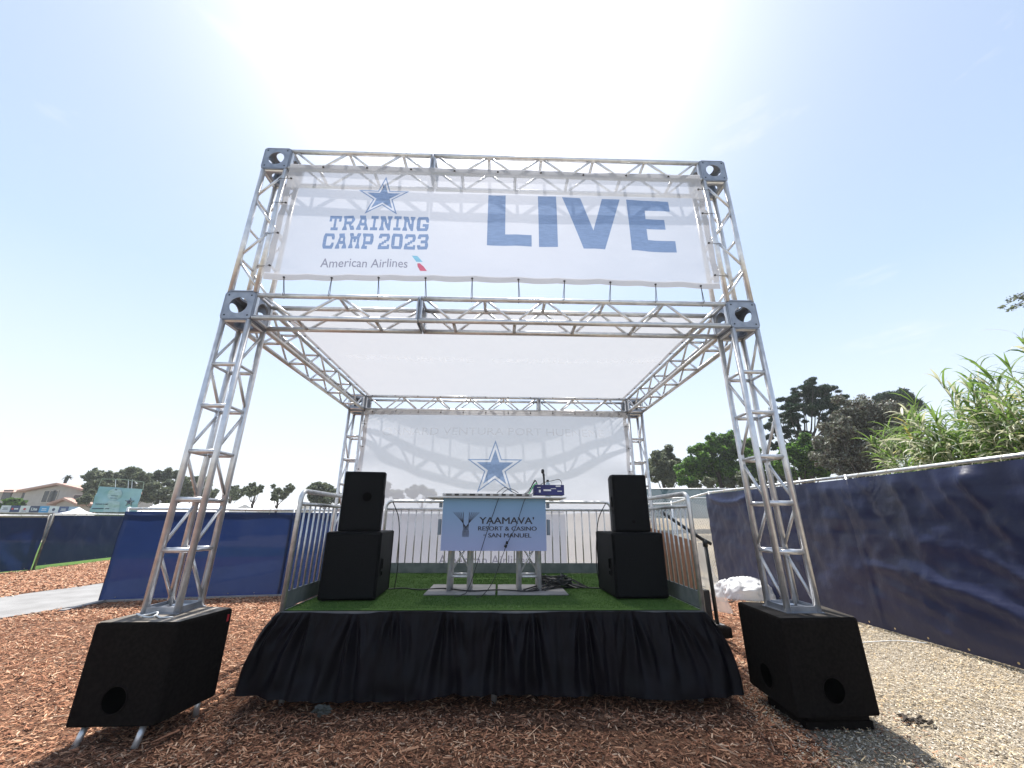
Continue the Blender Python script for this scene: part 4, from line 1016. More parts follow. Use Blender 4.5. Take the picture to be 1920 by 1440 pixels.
ch = chain(P0, Vector((8.1, 9.0)), 0.05, 0.4, 1.7); ch.build('chain_link_mesh', GALV, t, kind='stuff')
MB().tube([(8.06, 6.6, 2.10), (8.1, 9.1, 1.93), (7.9, 11.4, 1.98)], .022, 8).build('top_rail', GALV, t, smooth=True)
MB().tube([(8.1, 9.05, 0), (8.1, 9.05, 2.0)], .026, 8).build('post', GALV, t, smooth=True)
t = thing('chain_link_fence', 'distant chain link fence with a grey teal windscreen on the gravel bank', 'fence', (10, 12, 0))
ch = chain(Vector((7.5, 12.1)), Vector((14, 12.3)), 1.25, 1.25, .95, cell=.11, r=.005); ch.build('chain_link_mesh', GALV, t, kind='stuff')
MB().tube([(7.3, 12.1, 2.22), (14, 12.3, 2.30)], .02, 8).build('top_rail', GALV, t, smooth=True)
cloth_panel((7.4, 13.0), (18, 13.3), 1.5, 2.62, 1.5, 2.70, 60, 6, lambda s_, v, L: .03*fbm(s_, v, 0, 1)).build('windscreen', SCREEN_F, t, smooth=True)
MB().tube([(7.4, 13.0, 2.64), (18, 13.3, 2.72)], .02, 8).build('upper_rail', GALV, t, smooth=True)

# ------------------------------------------------------------------ left fences
def disp_l(s_, v, L): return .02+.026*fbm(s_, v*1.5, 21, .8)+.012*ridge(s_*1.1+v*.5+.6*fbm(s_, v, 41, .7))*math.exp(-((1-v)*2.5)**2)*min(1, (1-v)*14)+.006*fbm(s_*5, v*3, 43, 1.5)+.010*math.sin(s_*7)*math.exp(-((1-v)*7)**2)
fl = fence('windscreen_fence', 'smooth bright blue windscreen fence behind the left truss tower', [(-4.39, 4.68), (-1.50, 5.25), (1.6, 5.78), (4.3, 6.1)], 1.60, SCREEN_L, disp_l, grom='dark', z0=.03)
def disp_w(s_, v, L): 
    return .05*fbm(s_, v*1.3, 31, .9)+.05*ridge(s_*1.3-v*.9+.6*fbm(s_, v, 44, .7))*math.exp(-((v-.72)/.25)**2)+.03*math.sin((s_+v*1.5)*8+2*fbm(s_, v, 3, 1))*max(0, fbm(s_*.7, v, 12, 1)+.25)
fence('windscreen_fence', 'dark blue wrinkled windscreen fence beyond the path, left of the slanting gap', [(-11.9, 3.6), (-11.0, 6.4), (-10.32, 8.95)], 1.47, SCREEN_L, disp_w, grom='dark', z0=.05, posts=False)
fence('windscreen_fence', 'dark blue wrinkled windscreen fence beyond the path, right of the slanting gap', [(-10.62, 9.35), (-11.0, 12.2), (-11.6, 16)], 1.53, SCREEN_L, disp_w, grom='dark', z0=.10, posts=False)
# kerb strip
t = thing('fence_foot', 'pale steel foot plates lying along the base of the left blue fence', 'fence foot', (-2.8, 4.9, 0))
MB().box((-4.25, 4.35, .022), (.10, 1.1, .03), .12).build('foot_plate', PLATE, t)
MB().box((-2.75, 4.92, .022), (3.1, .09, .03), math.atan2(.57, 2.89)).build('foot_plate', PLATE, t)
MB().box((.05, 5.42, .022), (2.6, .09, .03), math.atan2(.53, 3.1)).build('foot_plate', PLATE, t)

# ------------------------------------------------------------------ background left: sponsor boards, screen, tents, houses
SB = [((.55, .55, .60), 'tick'), ((.03, .05, .14), 'pepsi'), ((.60, .60, .62), 'diamond'), ((.03, .045, .11), 'lite'), ((.06, .28, .55), 'wave'), ((.60, .62, .66), 'oval'), ((.05, .08, .20), 'bars'), ((.28, .38, .52), 'bars')]
LOOK = ['pale grey sponsor board at the far left end', 'dark navy board with a round red and white mark', 'pale board with a small diamond mark', 'black board with white lettering', 'bright blue board with white marks', 'pale board with a dark oval mark', 'navy board with thin white lines', 'grey blue board at the right end']
WHT = mat('sign_white', (.75, .75, .75), (.8, .8, .8), rough=.6); NVY = mat('sign_navy', (.02, .03, .09), (.03, .04, .11), rough=.6); RED = mat('sign_red', (.5, .04, .04), (.55, .05, .05), rough=.6)
for i, (cl, k) in enumerate(SB):
    x0 = at(2+18.2*i, 953, 26).x; x1 = at(2+18.2*(i+1), 953, 26).x; xm = (x0+x1)/2; w_ = (x1-x0)*.985
    t = thing('sponsor_board', LOOK[i]+' in the row of sponsor boards', 'sponsor board', (xm, 26, 1.72), group='row of sponsor boards')
    MB().box((xm, 26, 1.96-.008*i), (w_, .04, .43)).build('board', mat('board_face', cl, tuple(x*1.1 for x in cl), rough=.5), t)
    zc = 1.96-.008*i; F_ = 25.975
    dk = cl[0] < .3
    if k == 'pepsi': MB().disc((xm-.16, F_, zc), (0, -1, 0), .07, 14).build('logo', RED, t); MB().box((xm+.08, F_, zc), (.26, .004, .06)).build('logo', WHT, t)
    elif k == 'oval': MB().disc((xm, F_, zc), (0, -1, 0), .26, 18, .11).build('logo', NVY, t) if False else MB().tube([(xm, F_+.004, zc), (xm, F_, zc)], .10, 16).build('logo', NVY, t)
    elif k == 'lite': print_on('lettering', [text_poly('Lite', .2, xm-.2, xm+.2, zc-.08, .02)], WHT, t, lambda x, z: (x, 25.972, z), 2)
    elif k == 'diamond': mb = MB(); mb.add([(xm-.13, F_, zc), (xm, F_, zc-.08), (xm+.13, F_, zc), (xm, F_, zc+.08)], [(0, 1, 2, 3)]); mb.build('logo', RED, t); MB().box((xm, F_, zc-.13), (.3, .004, .03)).build('logo', NVY, t)
    else:
        MB().box((xm, F_, zc+.04), (.3, .004, .045)).build('logo', WHT if dk or k == 'wave' else NVY, t); MB().box((xm, F_, zc-.06), (.36, .004, .03)).build('logo', WHT if dk or k == 'wave' else NVY, t)
t = thing('far_fence', 'low brown fence line running under the row of sponsor boards', 'fence', (-24, 24, 0))
MB().box((-26, 25.9, .83), (22, .12, 1.66)).build('panel', mat('weathered_fence', (.12, .08, .07), (.22, .17, .15), rough=.9, scale=3), t); MB().box((-26, 25.8, 1.69), (22, .2, .05)).build('cap_rail', mat('fence_cap', (.4, .35, .3), (.6, .55, .5), rough=.8, scale=4), t)

# LED screen trailer
t = thing('event_billboard', 'light blue billboard with a helmeted player and a star in a thin pipe frame', 'billboard', (-20.3, 22, 0))
Q = [at(186, 912, 22), at(267, 917, 22), at(256, 960, 22), at(167, 960, 22)]
def bb(u, v, o=0.):
    a = Q[0].lerp(Q[1], u); e_ = Q[3].lerp(Q[2], u); p = e_.lerp(a, v)
    return (p.x, 22+.05*fbm(u*3, v*3, 2, 1.2)+.25*(1-v)*0-o, p.z)
BBM = mat('billboard_print', (.25, .42, .52), (.38, .54, .62), rough=.6, scale=.9)
MB().grid(bb, 30, 16).build('screen_face', BBM, t, smooth=True)
def on_bb(x, z):
    p = bb(x, z, .03); return p
print_on('printed_lettering', [text_poly('TRAINING CAMP', .06, .06, .36, .28, .01), ([(.04, .12), (.40, .12), (.40, .15), (.04, .15)], [(0, 1, 2, 3)])], NVY, t, on_bb, .3)
HEL = mat('helmet_silver', (.38, .48, .55), (.5, .6, .66), rough=.5); 
print_on('player_print', [([(.42+.16*math.cos(a)*1., .72+.24*math.sin(a)) for a in [2*PI*k/20 for k in range(20)]], [tuple(range(20))])], HEL, t, on_bb, .1)
print_on('player_print', [([(.30, .0), (.62, .0), (.58, .40), (.50, .46), (.34, .46), (.28, .3)], [(0, 1, 2, 3, 4, 5)])], HEL, t, lambda x, z: bb(x, z, .02), .1)
print_on('player_print', [([(.36, .55), (.50, .55), (.51, .58), (.35, .58)], [(0, 1, 2, 3)]), ([(.35, .64), (.51, .64), (.52, .67), (.34, .67)], [(0, 1, 2, 3)]), ([(.40, .95), (.45, .95), (.45, .88), (.40, .88)], [(0, 1, 2, 3)])], mat('facemask_blue', (.14, .22, .32), (.2, .28, .38)), t, lambda x, z: bb(x, z, .05), .1)
def stb(R, nm, m_, o):
    pts = [(.80+x*1., .42+z*1.6) for x, z in star_pts(0, 0, R)]; print_on(nm, [(pts+[(.80, .42)], [(k, (k+1) % 10, 10) for k in range(10)])], m_, t, lambda x, z: bb(x, z, o), .1)
stb(.125, 'star_outline', NVY, .03); stb(.095, 'star_gap', WHT, .05); stb(.075, 'star_fill', NVY, .07)
fr = [at(184, 914, 22.1), at(191, 898, 22.1), at(231, 899, 22.1), at(270, 904, 22.1), at(268, 918, 22.1)]
MB().tube([tuple(p) for p in fr], .02, 6).build('pipe_frame', mat('green_grey_pipe', (.25, .3, .22), (.35, .4, .3), rough=.6), t)
for px in (217, 241, 248): a = at(px, 899, 22.1); e_ = at(px-1, 916, 22.1); MB().tube([tuple(a), tuple(e_)], .014, 6).build('pipe_upright', GALV, t)
MB().box((-20.3, 22.4, .9), (2.4, .5, 1.7)).build('trailer_base', STEELD, t)

TENTW = mat('tent_white', (.78, .78, .78), (.84, .84, .84), rough=.7)
def gable(name, label, cat, x0, x1, y0, y1, ze, zr, wallm, roofm, parent=None, ov=.15):
    t = thing(name, label, cat, ((x0+x1)/2, (y0+y1)/2, 0))
    mb = MB(); mb.box(((x0+x1)/2, (y0+y1)/2, ze/2), (x1-x0, y1-y0, ze)); ym = (y0+y1)/2
    mb.build('wall', wallm, t)
    mb = MB(); mb.add([(x0-ov, y0-ov, ze-.02), (x1+ov, y0-ov, ze-.02), (x1+ov, ym, zr), (x0-ov, ym, zr), (x0-ov, y1+ov, ze-.02), (x1+ov, y1+ov, ze-.02)], [(0, 1, 2, 3), (3, 2, 5, 4), (0, 3, 4), (1, 5, 2)])
    mb.build('roof', roofm, t); return t
GREYW = mat('shed_grey', (.40, .42, .40), (.5, .52, .5), rough=.8)
a = at(262, 957, 30).x; e_ = at(425, 957, 30).x
gable('event_tent', 'long white event tent roof just above the left blue fence', 'tent', a, e_, 30, 34, 1.9, 2.55, TENTW, TENTW)
a = at(426, 950, 36).x; e_ = at(552, 950, 36).x
t = gable('low_shed', 'low grey shed with a white roof behind the thin left trees', 'shed', a, e_, 36, 40, 2.2, 2.9, GREYW, TENTW)
for k in range(4): MB().box((a+1.2+k*1.7, 35.985, 1.2), (.9, .03, 2.0)).build('door', mat('shed_door', (.5, .5, .48), (.6, .6, .58)), t)
def peak(label, px, w_, Y, ze, zr):
    x = at(px, 940, Y).x; t = thing('peaked_tent', label, 'tent', (x, Y, 0), group='small white peaked tents')
    mb = MB(); h = w_/2; mb.add([(x-h, Y-h, ze), (x+h, Y-h, ze), (x+h, Y+h, ze), (x-h, Y+h, ze), (x-h*.35, Y-h*.35, ze+(zr-ze)*.45), (x+h*.35, Y-h*.35, ze+(zr-ze)*.45), (x+h*.35, Y+h*.35, ze+(zr-ze)*.45), (x-h*.35, Y+h*.35, ze+(zr-ze)*.45), (x, Y, zr)],
           [(0, 1, 5, 4), (1, 2, 6, 5), (2, 3, 7, 6), (3, 0, 4, 7), (4, 5, 8), (5, 6, 8), (6, 7, 8), (7, 4, 8)]); mb.build('canopy', TENTW, t)
    for sx in (-1, 1):
        for sy in (-1, 1): MB().tube([(x+sx*h*.97, Y+sy*h*.97, 0), (x+sx*h*.97, Y+sy*h*.97, ze)], .04, 6).build('pole', GALV, t)
peak('white peaked tent showing between the two thin trees', 503, 3.4, 42, 2.7, 3.7)
peak('white peaked tent beside the light blue billboard', 152, 1.7, 24, 1.55, 2.05)

STUC = mat('grey_stucco', (.36, .34, .325), (.42, .40, .385), rough=.9, scale=2); TILE = mat('clay_roof_tile', (.36, .22, .18), (.48, .31, .25), rough=.85, scale=6, bs=.6, bscale=3, bdist=.1)
TAN = mat('tan_stucco', (.42, .34, .25), (.5, .41, .31), rough=.9); WINM = mat('window_glass_dark', (.03, .035, .04), (.06, .065, .07), rough=.2); TRIM = mat('window_trim', (.45, .42, .38), (.5, .47, .43), rough=.7); SHUT = mat('brown_shutter', (.06, .04, .035), (.09, .06, .05), rough=.7)
def house(label, xl, xr, Y, dep, ze, zr, wall, wins, front_gable=True):
    t = thing('house', label, 'house', ((xl+xr)/2, Y, 0)); ym = Y; xm = (xl+xr)/2
    mb = MB()
    if front_gable:
        mb.add([(xl, Y, 0), (xr, Y, 0), (xr, Y, ze), (xm, Y, zr), (xl, Y, ze), (xl, Y+dep, 0), (xr, Y+dep, 0), (xr, Y+dep, ze), (xm, Y+dep, zr), (xl, Y+dep, ze)],
               [(0, 1, 2, 3, 4), (5, 9, 8, 7, 6), (0, 4, 9, 5), (1, 6, 7, 2)])
        mb.build('wall', wall, t); ov = .5; k = (zr-ze)/((xr-xl)/2)
        mb = MB()
        for sg_ in (-1, 1):
            xe = xm+sg_*((xr-xl)/2+ov); zz = ze-k*ov
            mb.add([(xm, Y-ov, zr+.04), (xe, Y-ov, zz+.04), (xe, Y+dep, zz+.04), (xm, Y+dep, zr+.04), (xm, Y-ov, zr+.26), (xe, Y-ov, zz+.26), (xe, Y+dep, zz+.26), (xm, Y+dep, zr+.26)],
                   [(0, 1, 2, 3), (4, 7, 6, 5), (0, 4, 5, 1), (1, 5, 6, 2), (2, 6, 7, 3)])
        mb.build('roof', TILE, t)
    else:
        mb.box(((xl+xr)/2, Y+dep/2, ze/2), (xr-xl, dep, ze)); mb.build('wall', wall, t); ov = .5; mb = MB(); ins = min(dep, xr-xl)*.5
        mb.add([(xl-ov, Y-ov, ze), (xr+ov, Y-ov, ze), (xr+ov, Y+dep, ze), (xl-ov, Y+dep, ze), (xl+ins, Y+dep/2, zr), (xr-ins*.6, Y+dep/2, zr)], [(0, 1, 5, 4), (1, 2, 5), (2, 3, 4, 5), (3, 0, 4), (3, 2, 1, 0)]); mb.build('roof', TILE, t)
    for (x, z, w_, h_) in wins:
        wf = MB().box((x, Y-.03, z), (w_+.16, .08, h_+.16)).build('window', TRIM if w_ < .9 else SHUT, t); MB().box((x, Y-.075, z), (w_, .03, h_)).build('pane', WINM, wf)
    return t
gx0, gx1 = at(56, 930, 44).x, at(148, 930, 44).x
zr = at(110, 911, 44).z; ze = at(56, 924, 44).z
house('grey stucco house with a wide gable and tiled roof', gx0-.6, gx1+1.0, 44, 9, ze+.1, zr+.05, STUC, [(at(86, 932, 44).x, at(86, 931, 44).z, .5, 1.2), (at(97, 932, 44).x, at(97, 931, 44).z, .5, 1.2), (at(103, 932, 44).x, at(103, 931, 44).z, .4, 1.2)])
xl, xr = at(-60, 930, 48).x, at(62, 930, 48).x
house('two storey grey house with a hipped tile roof at the left edge', xl, xr, 48, 9, at(20, 923, 48).z, at(20, 914, 48).z+.35, STUC, [(at(14, 928, 48).x, at(14, 928, 48).z, .9, 1.0), (at(51, 934, 48).x, at(51, 934, 48).z-.2, 1.2, 2.0)], front_gable=False)
lx0, lx1 = at(106, 945, 42).x, at(142, 945, 42).x
house('small lower gable wing in front of the grey stucco house', lx0, lx1, 42, 2, at(110, 945, 42).z, at(128, 938, 42).z, STUC, [])
bx0, bx1 = at(139, 940, 43).x, at(153, 940, 43).x
house('narrow tan building end beside the grey stucco house', bx0, bx1, 43, 7, at(146, 930, 43).z, at(146, 928, 43).z+.1, TAN, [(at(146, 935, 43).x, at(146, 935, 43).z, .8, .8)], front_gable=False)

# ------------------------------------------------------------------ trees
def leafcloud(blobs, n, size, flat=1., upb=0., seed=0, shell=.55, aspect=.5, droop=0.):
    r = np.random.default_rng(seed); w_ = np.array([bb_[3]**2 if len(bb_) == 4 else bb_[3]*bb_[4] for bb_ in blobs]); w_ = w_/w_.sum()
    k = r.choice(len(blobs), n, p=w_); B = np.array([[q[0], q[1], q[2], q[3], (q[4] if len(q) > 4 else q[3])] for q in blobs])[k]
    d = r.normal(0, 1, (n, 3)); d /= np.linalg.norm(d, axis=1)[:, None]; rad = (shell+(1-shell)*r.random(n))**.7*(1+.10*r.normal(0, 1, n))
    C = np.stack([B[:, 0]+d[:, 0]*B[:, 3]*rad, B[:, 1]+d[:, 1]*B[:, 3]*rad, B[:, 2]+d[:, 2]*B[:, 4]*rad*flat], 1)
    a = r.normal(0, 1, (n, 3)); a[:, 2] += upb; a /= np.linalg.norm(a, axis=1)[:, None]
    q = np.cross(a, r.normal(0, 1, (n, 3))); q /= np.linalg.norm(q, axis=1)[:, None]
    L = size*r.uniform(.6, 1.4, n); Wd = L*aspect
    V = np.stack([C-a*(L*.5)[:, None], C+q*(Wd*.5)[:, None], C+a*(L*.5)[:, None], C-q*(Wd*.5)[:, None]], 1).reshape(-1, 3)
    return V, (np.arange(n)*4)[:, None]+np.array([[0, 1, 2, 3]])
BARK = mat('bark', (.035, .028, .024), (.07, .058, .05), rough=.9, scale=6, bs=.5, bscale=12, bdist=.05)
LM = {'pine': [leafm('pine_needles', (.006, .022, .010), (.014, .042, .017), .15), leafm('pine_needles_light', (.016, .035, .014), (.028, .058, .022), .2)],
      'green': [leafm('green_leaves', (.07, .16, .022), (.11, .22, .035), .4), leafm('green_leaves_dark', (.015, .045, .010), (.028, .07, .015), .25)],
      'grey': [leafm('grey_green_leaves', (.08, .09, .055), (.12, .13, .085), .25, spec=.5), leafm('brown_grey_leaves', (.05, .04, .03), (.08, .062, .045), .2), leafm('silver_leaves', (.20, .21, .17), (.28, .29, .25), .2, spec=.6)],
      'dull': [leafm('dull_green_leaves', (.10, .12, .07), (.16, .18, .11), .3), leafm('dull_leaves_dark', (.05, .065, .04), (.08, .10, .06), .2)],
      'palm': [leafm('palm_fronds', (.02, .035, .015), (.04, .06, .025), .2)]}
def tree(label, x, y, ztrunk, blobs, n, size, kind, name='tree', seed=1, limbs=True, tr=.22, lump=16, lflat=.9, lk=1., **kw):
    t = thing(name, label, 'tree', (x, y, 0)); mb = MB(); rr = random.Random(seed)
    top = max(q[2] for q in blobs)
    mb.tube([(x, y, -.1), (x+rr.uniform(-.15, .15), y, ztrunk*.5), (x+rr.uniform(-.2, .2), y, ztrunk), (x, y, ztrunk+(top-ztrunk)*.6)], [tr, tr*.85, tr*.7, tr*.25], 8)
    if limbs:
        for q in blobs:
            z0 = ztrunk*.8+rr.uniform(0, 1)*max(0, min(q[2], top)-ztrunk)*.5; p = Vector((x, y, z0)); e_ = Vector(q[:3]); m_ = p.lerp(e_, .5)+Vector((0, 0, -.1*(e_-p).length))
            mb.tube([p, m_, e_], [tr*.26, tr*.16, tr*.06], 5)
    mb.build('trunk', BARK, t, smooth=True)
    if lump:
        sub = []
        for q in blobs:
            hr = q[4] if len(q) > 4 else q[3]
            for _ in range(lump):
                u = Vector((rr.gauss(0, 1), rr.gauss(0, 1), rr.gauss(0, 1))).normalized()*rr.uniform(.35, 1.08); k_ = rr.uniform(.26, .50)*lk
                sub.append((q[0]+u.x*q[3], q[1]+u.y*q[3], q[2]+u.z*hr, q[3]*k_, hr*k_*lflat))
        blobs = sub
    V, F = leafcloud(blobs, n, size, seed=seed, **kw); V = V-np.array([x, y, 0]); r = np.random.default_rng(seed+5); ms = LM[kind]
    p_ = {1: [1.], 2: [.6, .4], 3: [.48, .34, .18]}[len(ms)]
    np_mesh('crown', V, F, ms, r.choice(len(ms), n, p=p_), t); return t
def blobs_from(pxs, Y, dy=.8, seed=0, fl=1.):
    "list of (px, py, radius in px) -> blobs round depth Y"
    rr = random.Random(seed); out = []
    for (px, py, rp) in pxs:
        yy = Y+rr.uniform(-dy, dy); c_ = at(px, py, yy); e_ = at(px+rp, py, yy); R_ = abs(e_.x-c_.x); out.append((c_.x, c_.y, c_.z, R_, R_*fl))
    return out
# tall pine
pin = [(1525, 722, 17), (1505, 735, 20), (1548, 733, 20), (1530, 745, 26), (1488, 752, 20), (1570, 752, 20), (1478, 768, 22), (1510, 768, 24), (1545, 765, 26), (1578, 768, 18), (1462, 785, 20), (1492, 788, 20), (1568, 785, 20), (1545, 795, 14), (1450, 800, 15), (1580, 800, 16), (1470, 812, 16), (1500, 812, 14), (1560, 815, 16), (1440, 822, 11), (1455, 838, 13), (1490, 835, 16)]
pb = blobs_from(pin, 22, 1.6, 3, .62)
tree('tall dark pine with layered boughs rising behind the right truss tower', at(1518, 890, 22).x, 22, 5.6, pb, 62000, .20, 'pine', 'pine_tree', 3, aspect=.22, shell=.2, upb=1.2, tr=.3, lump=12, lflat=.65)
tree('dark pine top peeking over the grey shrub tree', at(1680, 760, 27).x, 27, 8.5, blobs_from([(1660, 745, 14), (1680, 748, 18), (1700, 747, 14), (1675, 765, 24), (1705, 765, 18)], 27, 1, 5, .8), 14000, .3, 'pine', 'pine_tree', 6, aspect=.22, shell=.2, upb=1.2)
# under pine green mass
tree('dark green broadleaf tree filling the space under the tall pine', at(1500, 890, 20).x, 20, 3.0, blobs_from([(1480, 850, 22), (1510, 845, 24), (1535, 850, 22), (1470, 875, 16), (1500, 875, 22), (1530, 872, 20), (1455, 872, 12), (1548, 872, 12)], 20, 1.2, 7), 26000, .17, 'green', 'tree', 8, shell=.3)
# grey shrub tree
gs = [(1590, 775, 28), (1625, 768, 28), (1660, 775, 28), (1690, 785, 24), (1570, 800, 26), (1605, 805, 34), (1645, 805, 36), (1685, 815, 30), (1555, 830, 26), (1590, 838, 32), (1630, 840, 34), (1668, 845, 30), (1550, 862, 20), (1580, 868, 24), (1612, 872, 26), (1645, 870, 22)]
tree('rounded grey brown shrub tree between the pine and the reeds', at(1610, 890, 16).x, 16, 2.4, blobs_from(gs, 16, 1.0, 9), 60000, .13, 'grey', 'tree', 10, shell=.3)
# round green tree
gg = [(1330, 835, 20), (1362, 832, 22), (1392, 842, 22), (1310, 858, 22), (1345, 860, 26), (1385, 862, 26), (1415, 865, 20), (1292, 880, 20), (1320, 885, 24), (1355, 888, 26), (1395, 888, 24), (1425, 885, 16), (1285, 895, 14)]
tree('bright green round tree seen between the stage and the right tower', at(1350, 905, 26).x, 26, 3.4, blobs_from(gg, 26, 1.5, 11), 42000, .22, 'green', 'tree', 12, shell=.35)
tree('small dull green tree just right of the right loudspeaker', at(1243, 905, 30).x, 30, 3.6, blobs_from([(1232, 858, 13), (1250, 852, 14), (1265, 868, 12), (1225, 872, 13), (1245, 875, 16), (1262, 885, 14), (1230, 890, 13), (1250, 897, 14), (1275, 893, 12)], 30, 1.2, 13), 17000, .24, 'dull', 'tree', 14, shell=.4)
tree('low hedge tree behind the teal windscreen at the right tower', at(1390, 905, 24).x, 24, 2.6, blobs_from([(1370, 903, 12), (1400, 900, 14), (1430, 897, 16), (1455, 893, 14), (1480, 893, 14), (1330, 907, 10), (1300, 910, 10)], 24, 1.0, 15), 12000, .2, 'dull', 'tree', 16, shell=.4)
# left tree row
def rowtree(label, pxs, Y, n, seed, size=.3, kind='dull', **kw):
    bl = blobs_from(pxs, Y, 2.0, seed); xm = sum(q[0] for q in bl)/len(bl); return tree(label, xm, Y, 2.6, bl, n, size, kind, 'tree', seed, shell=.2, tr=.14, lump=kw.pop('lump', 22), lk=kw.pop('lk', .8), **kw)
rowtree('big dark tree behind the light blue billboard, first of the left row', [(172, 898, 12), (185, 893, 14), (202, 897, 14), (176, 915, 14), (195, 915, 16), (212, 912, 14), (168, 930, 8), (200, 932, 12)], 40, 16000, 21)
rowtree('big dark tree rising over the right end of the billboard', [(232, 893, 15), (250, 888, 13), (268, 894, 14), (228, 912, 15), (250, 912, 16), (272, 915, 15), (245, 932, 14), (272, 934, 12)], 41, 18000, 22)
rowtree('big dark tree seen between the billboard and the left truss tower', [(292, 898, 15), (310, 893, 13), (328, 897, 14), (295, 918, 15), (318, 918, 16), (338, 920, 12), (305, 935, 12), (330, 935, 12)], 40, 18000, 23)
rowtree('thinner dull tree behind the legs of the left truss tower', [(352, 905, 12), (370, 903, 12), (388, 908, 12), (355, 925, 12), (378, 925, 12), (395, 928, 10)], 38, 12000, 24)
rowtree('small sparse tree right of the left truss tower', [(440, 920, 9), (452, 925, 8), (438, 932, 9)], 35, 4500, 25, size=.22, lk=.55, lump=34)
rowtree('sparse tree with an open crown beside the peaked tent', [(472, 913, 8), (482, 920, 9), (468, 926, 8), (462, 918, 6), (488, 915, 5)], 35, 4200, 26, size=.22, lk=.55, lump=34)
rowtree('sparse tree left of the left guard rail post', [(520, 922, 8), (512, 912, 4), (530, 928, 8), (515, 932, 8), (542, 916, 8), (536, 925, 6)], 34, 4600, 27, size=.22, lk=.55, lump=34)
rowtree('dark rounded tree seen above the left guard rail', [(585, 920, 12), (602, 918, 12), (620, 922, 12), (590, 935, 12), (612, 935, 12), (632, 934, 10)], 38, 12000, 28)
rowtree('dim tree standing behind the translucent star backdrop, left part', [(700, 925, 16), (725, 918, 14), (745, 928, 12)], 34, 7000, 29)
rowtree('dim dark tree standing behind the translucent star backdrop, beside the left loudspeaker', [(775, 922, 12), (792, 918, 10), (808, 928, 12)], 34, 6000, 30)
rowtree('light green bush at the left edge in front of the grey houses', [(8, 946, 8), (22, 943, 9), (36, 945, 8)], 40, 4000, 31, kind='green')
rowtree('low dark bush between the tan building and the billboard', [(160, 935, 8), (152, 940, 6), (172, 925, 6)], 38, 3500, 32)
# palms
def palm(label, px, py, Y, seed, rp=9):
    c_ = at(px, py, Y); R_ = abs(at(px+rp, py, Y).x-c_.x); t = thing('palm_tree', label, 'palm tree', (c_.x-.8, Y, 0)); rr = random.Random(seed)
    MB().tube([(c_.x-.8, Y, 0), (c_.x-.5, Y, c_.z*.6), (c_.x, Y, c_.z)], [.25, .18, .15], 8).build('trunk', BARK, t, smooth=True)
    mb = MB()
    for k in range(26):
        a = rr.uniform(0, 2*PI); el = rr.uniform(-.7, 1.2); L = R_*rr.uniform(.8, 1.15)
        for s_ in range(4):
            f0, f1 = s_/4, (s_+1)/4
            def pp(f, sd): r_ = L*f; return (c_.x+math.cos(a)*math.cos(el)*r_-math.sin(a)*sd, Y+math.sin(a)*math.cos(el)*r_+math.cos(a)*sd, c_.z+math.sin(el)*r_-.45*L*f*f)
            w_ = .16*(1-.6*f0); mb.add([pp(f0, -w_), pp(f0, w_), pp(f1, w_*.8), pp(f1, -w_*.8)], [(0, 1, 2, 3)])
    mb.build('crown', LM['palm'][0], t)
palm('tall ragged palm with a bent trunk above the grey houses', 128, 894, 50, 1, 8)
palm('shorter palm beside the tall ragged one over the house roof', 117, 910, 52, 2, 7)
palm('far palm between the house roof and the big dark trees', 152, 920, 56, 4, 7)

# hanging branch top right
t = thing('tree_branch', 'small leafy branch tip reaching into the frame at the right edge', 'branch', (9.5, 2.5, 5.2))
rr = random.Random(9); mb = MB(); bl = []
A = at(2010, 520, 4.0)
for (px, py) in ((1880, 575), (1892, 562), (1905, 572), (1915, 560), (1896, 580), (1925, 570), (1910, 556)):
    e_ = at(px, py, 4.0+rr.uniform(-.2, .2)); m_ = A.lerp(e_, .6)+Vector((0, 0, .08)); mb.tube([A, m_, e_], [.02, .01, .004], 5); bl.append((e_.x, e_.y, e_.z, .10, .07))
mb.build('twig', BARK, t); 
for q in t.children: pass
V, F = leafcloud(bl+[(A.x-.4, A.y, A.z-.1, .35, .25)], 420, .07, seed=40, shell=.1, aspect=.5)
np_mesh('leaves', V-np.array(origin(t)), F, LM['dull'], RNG.integers(0, 2, len(F)), t)

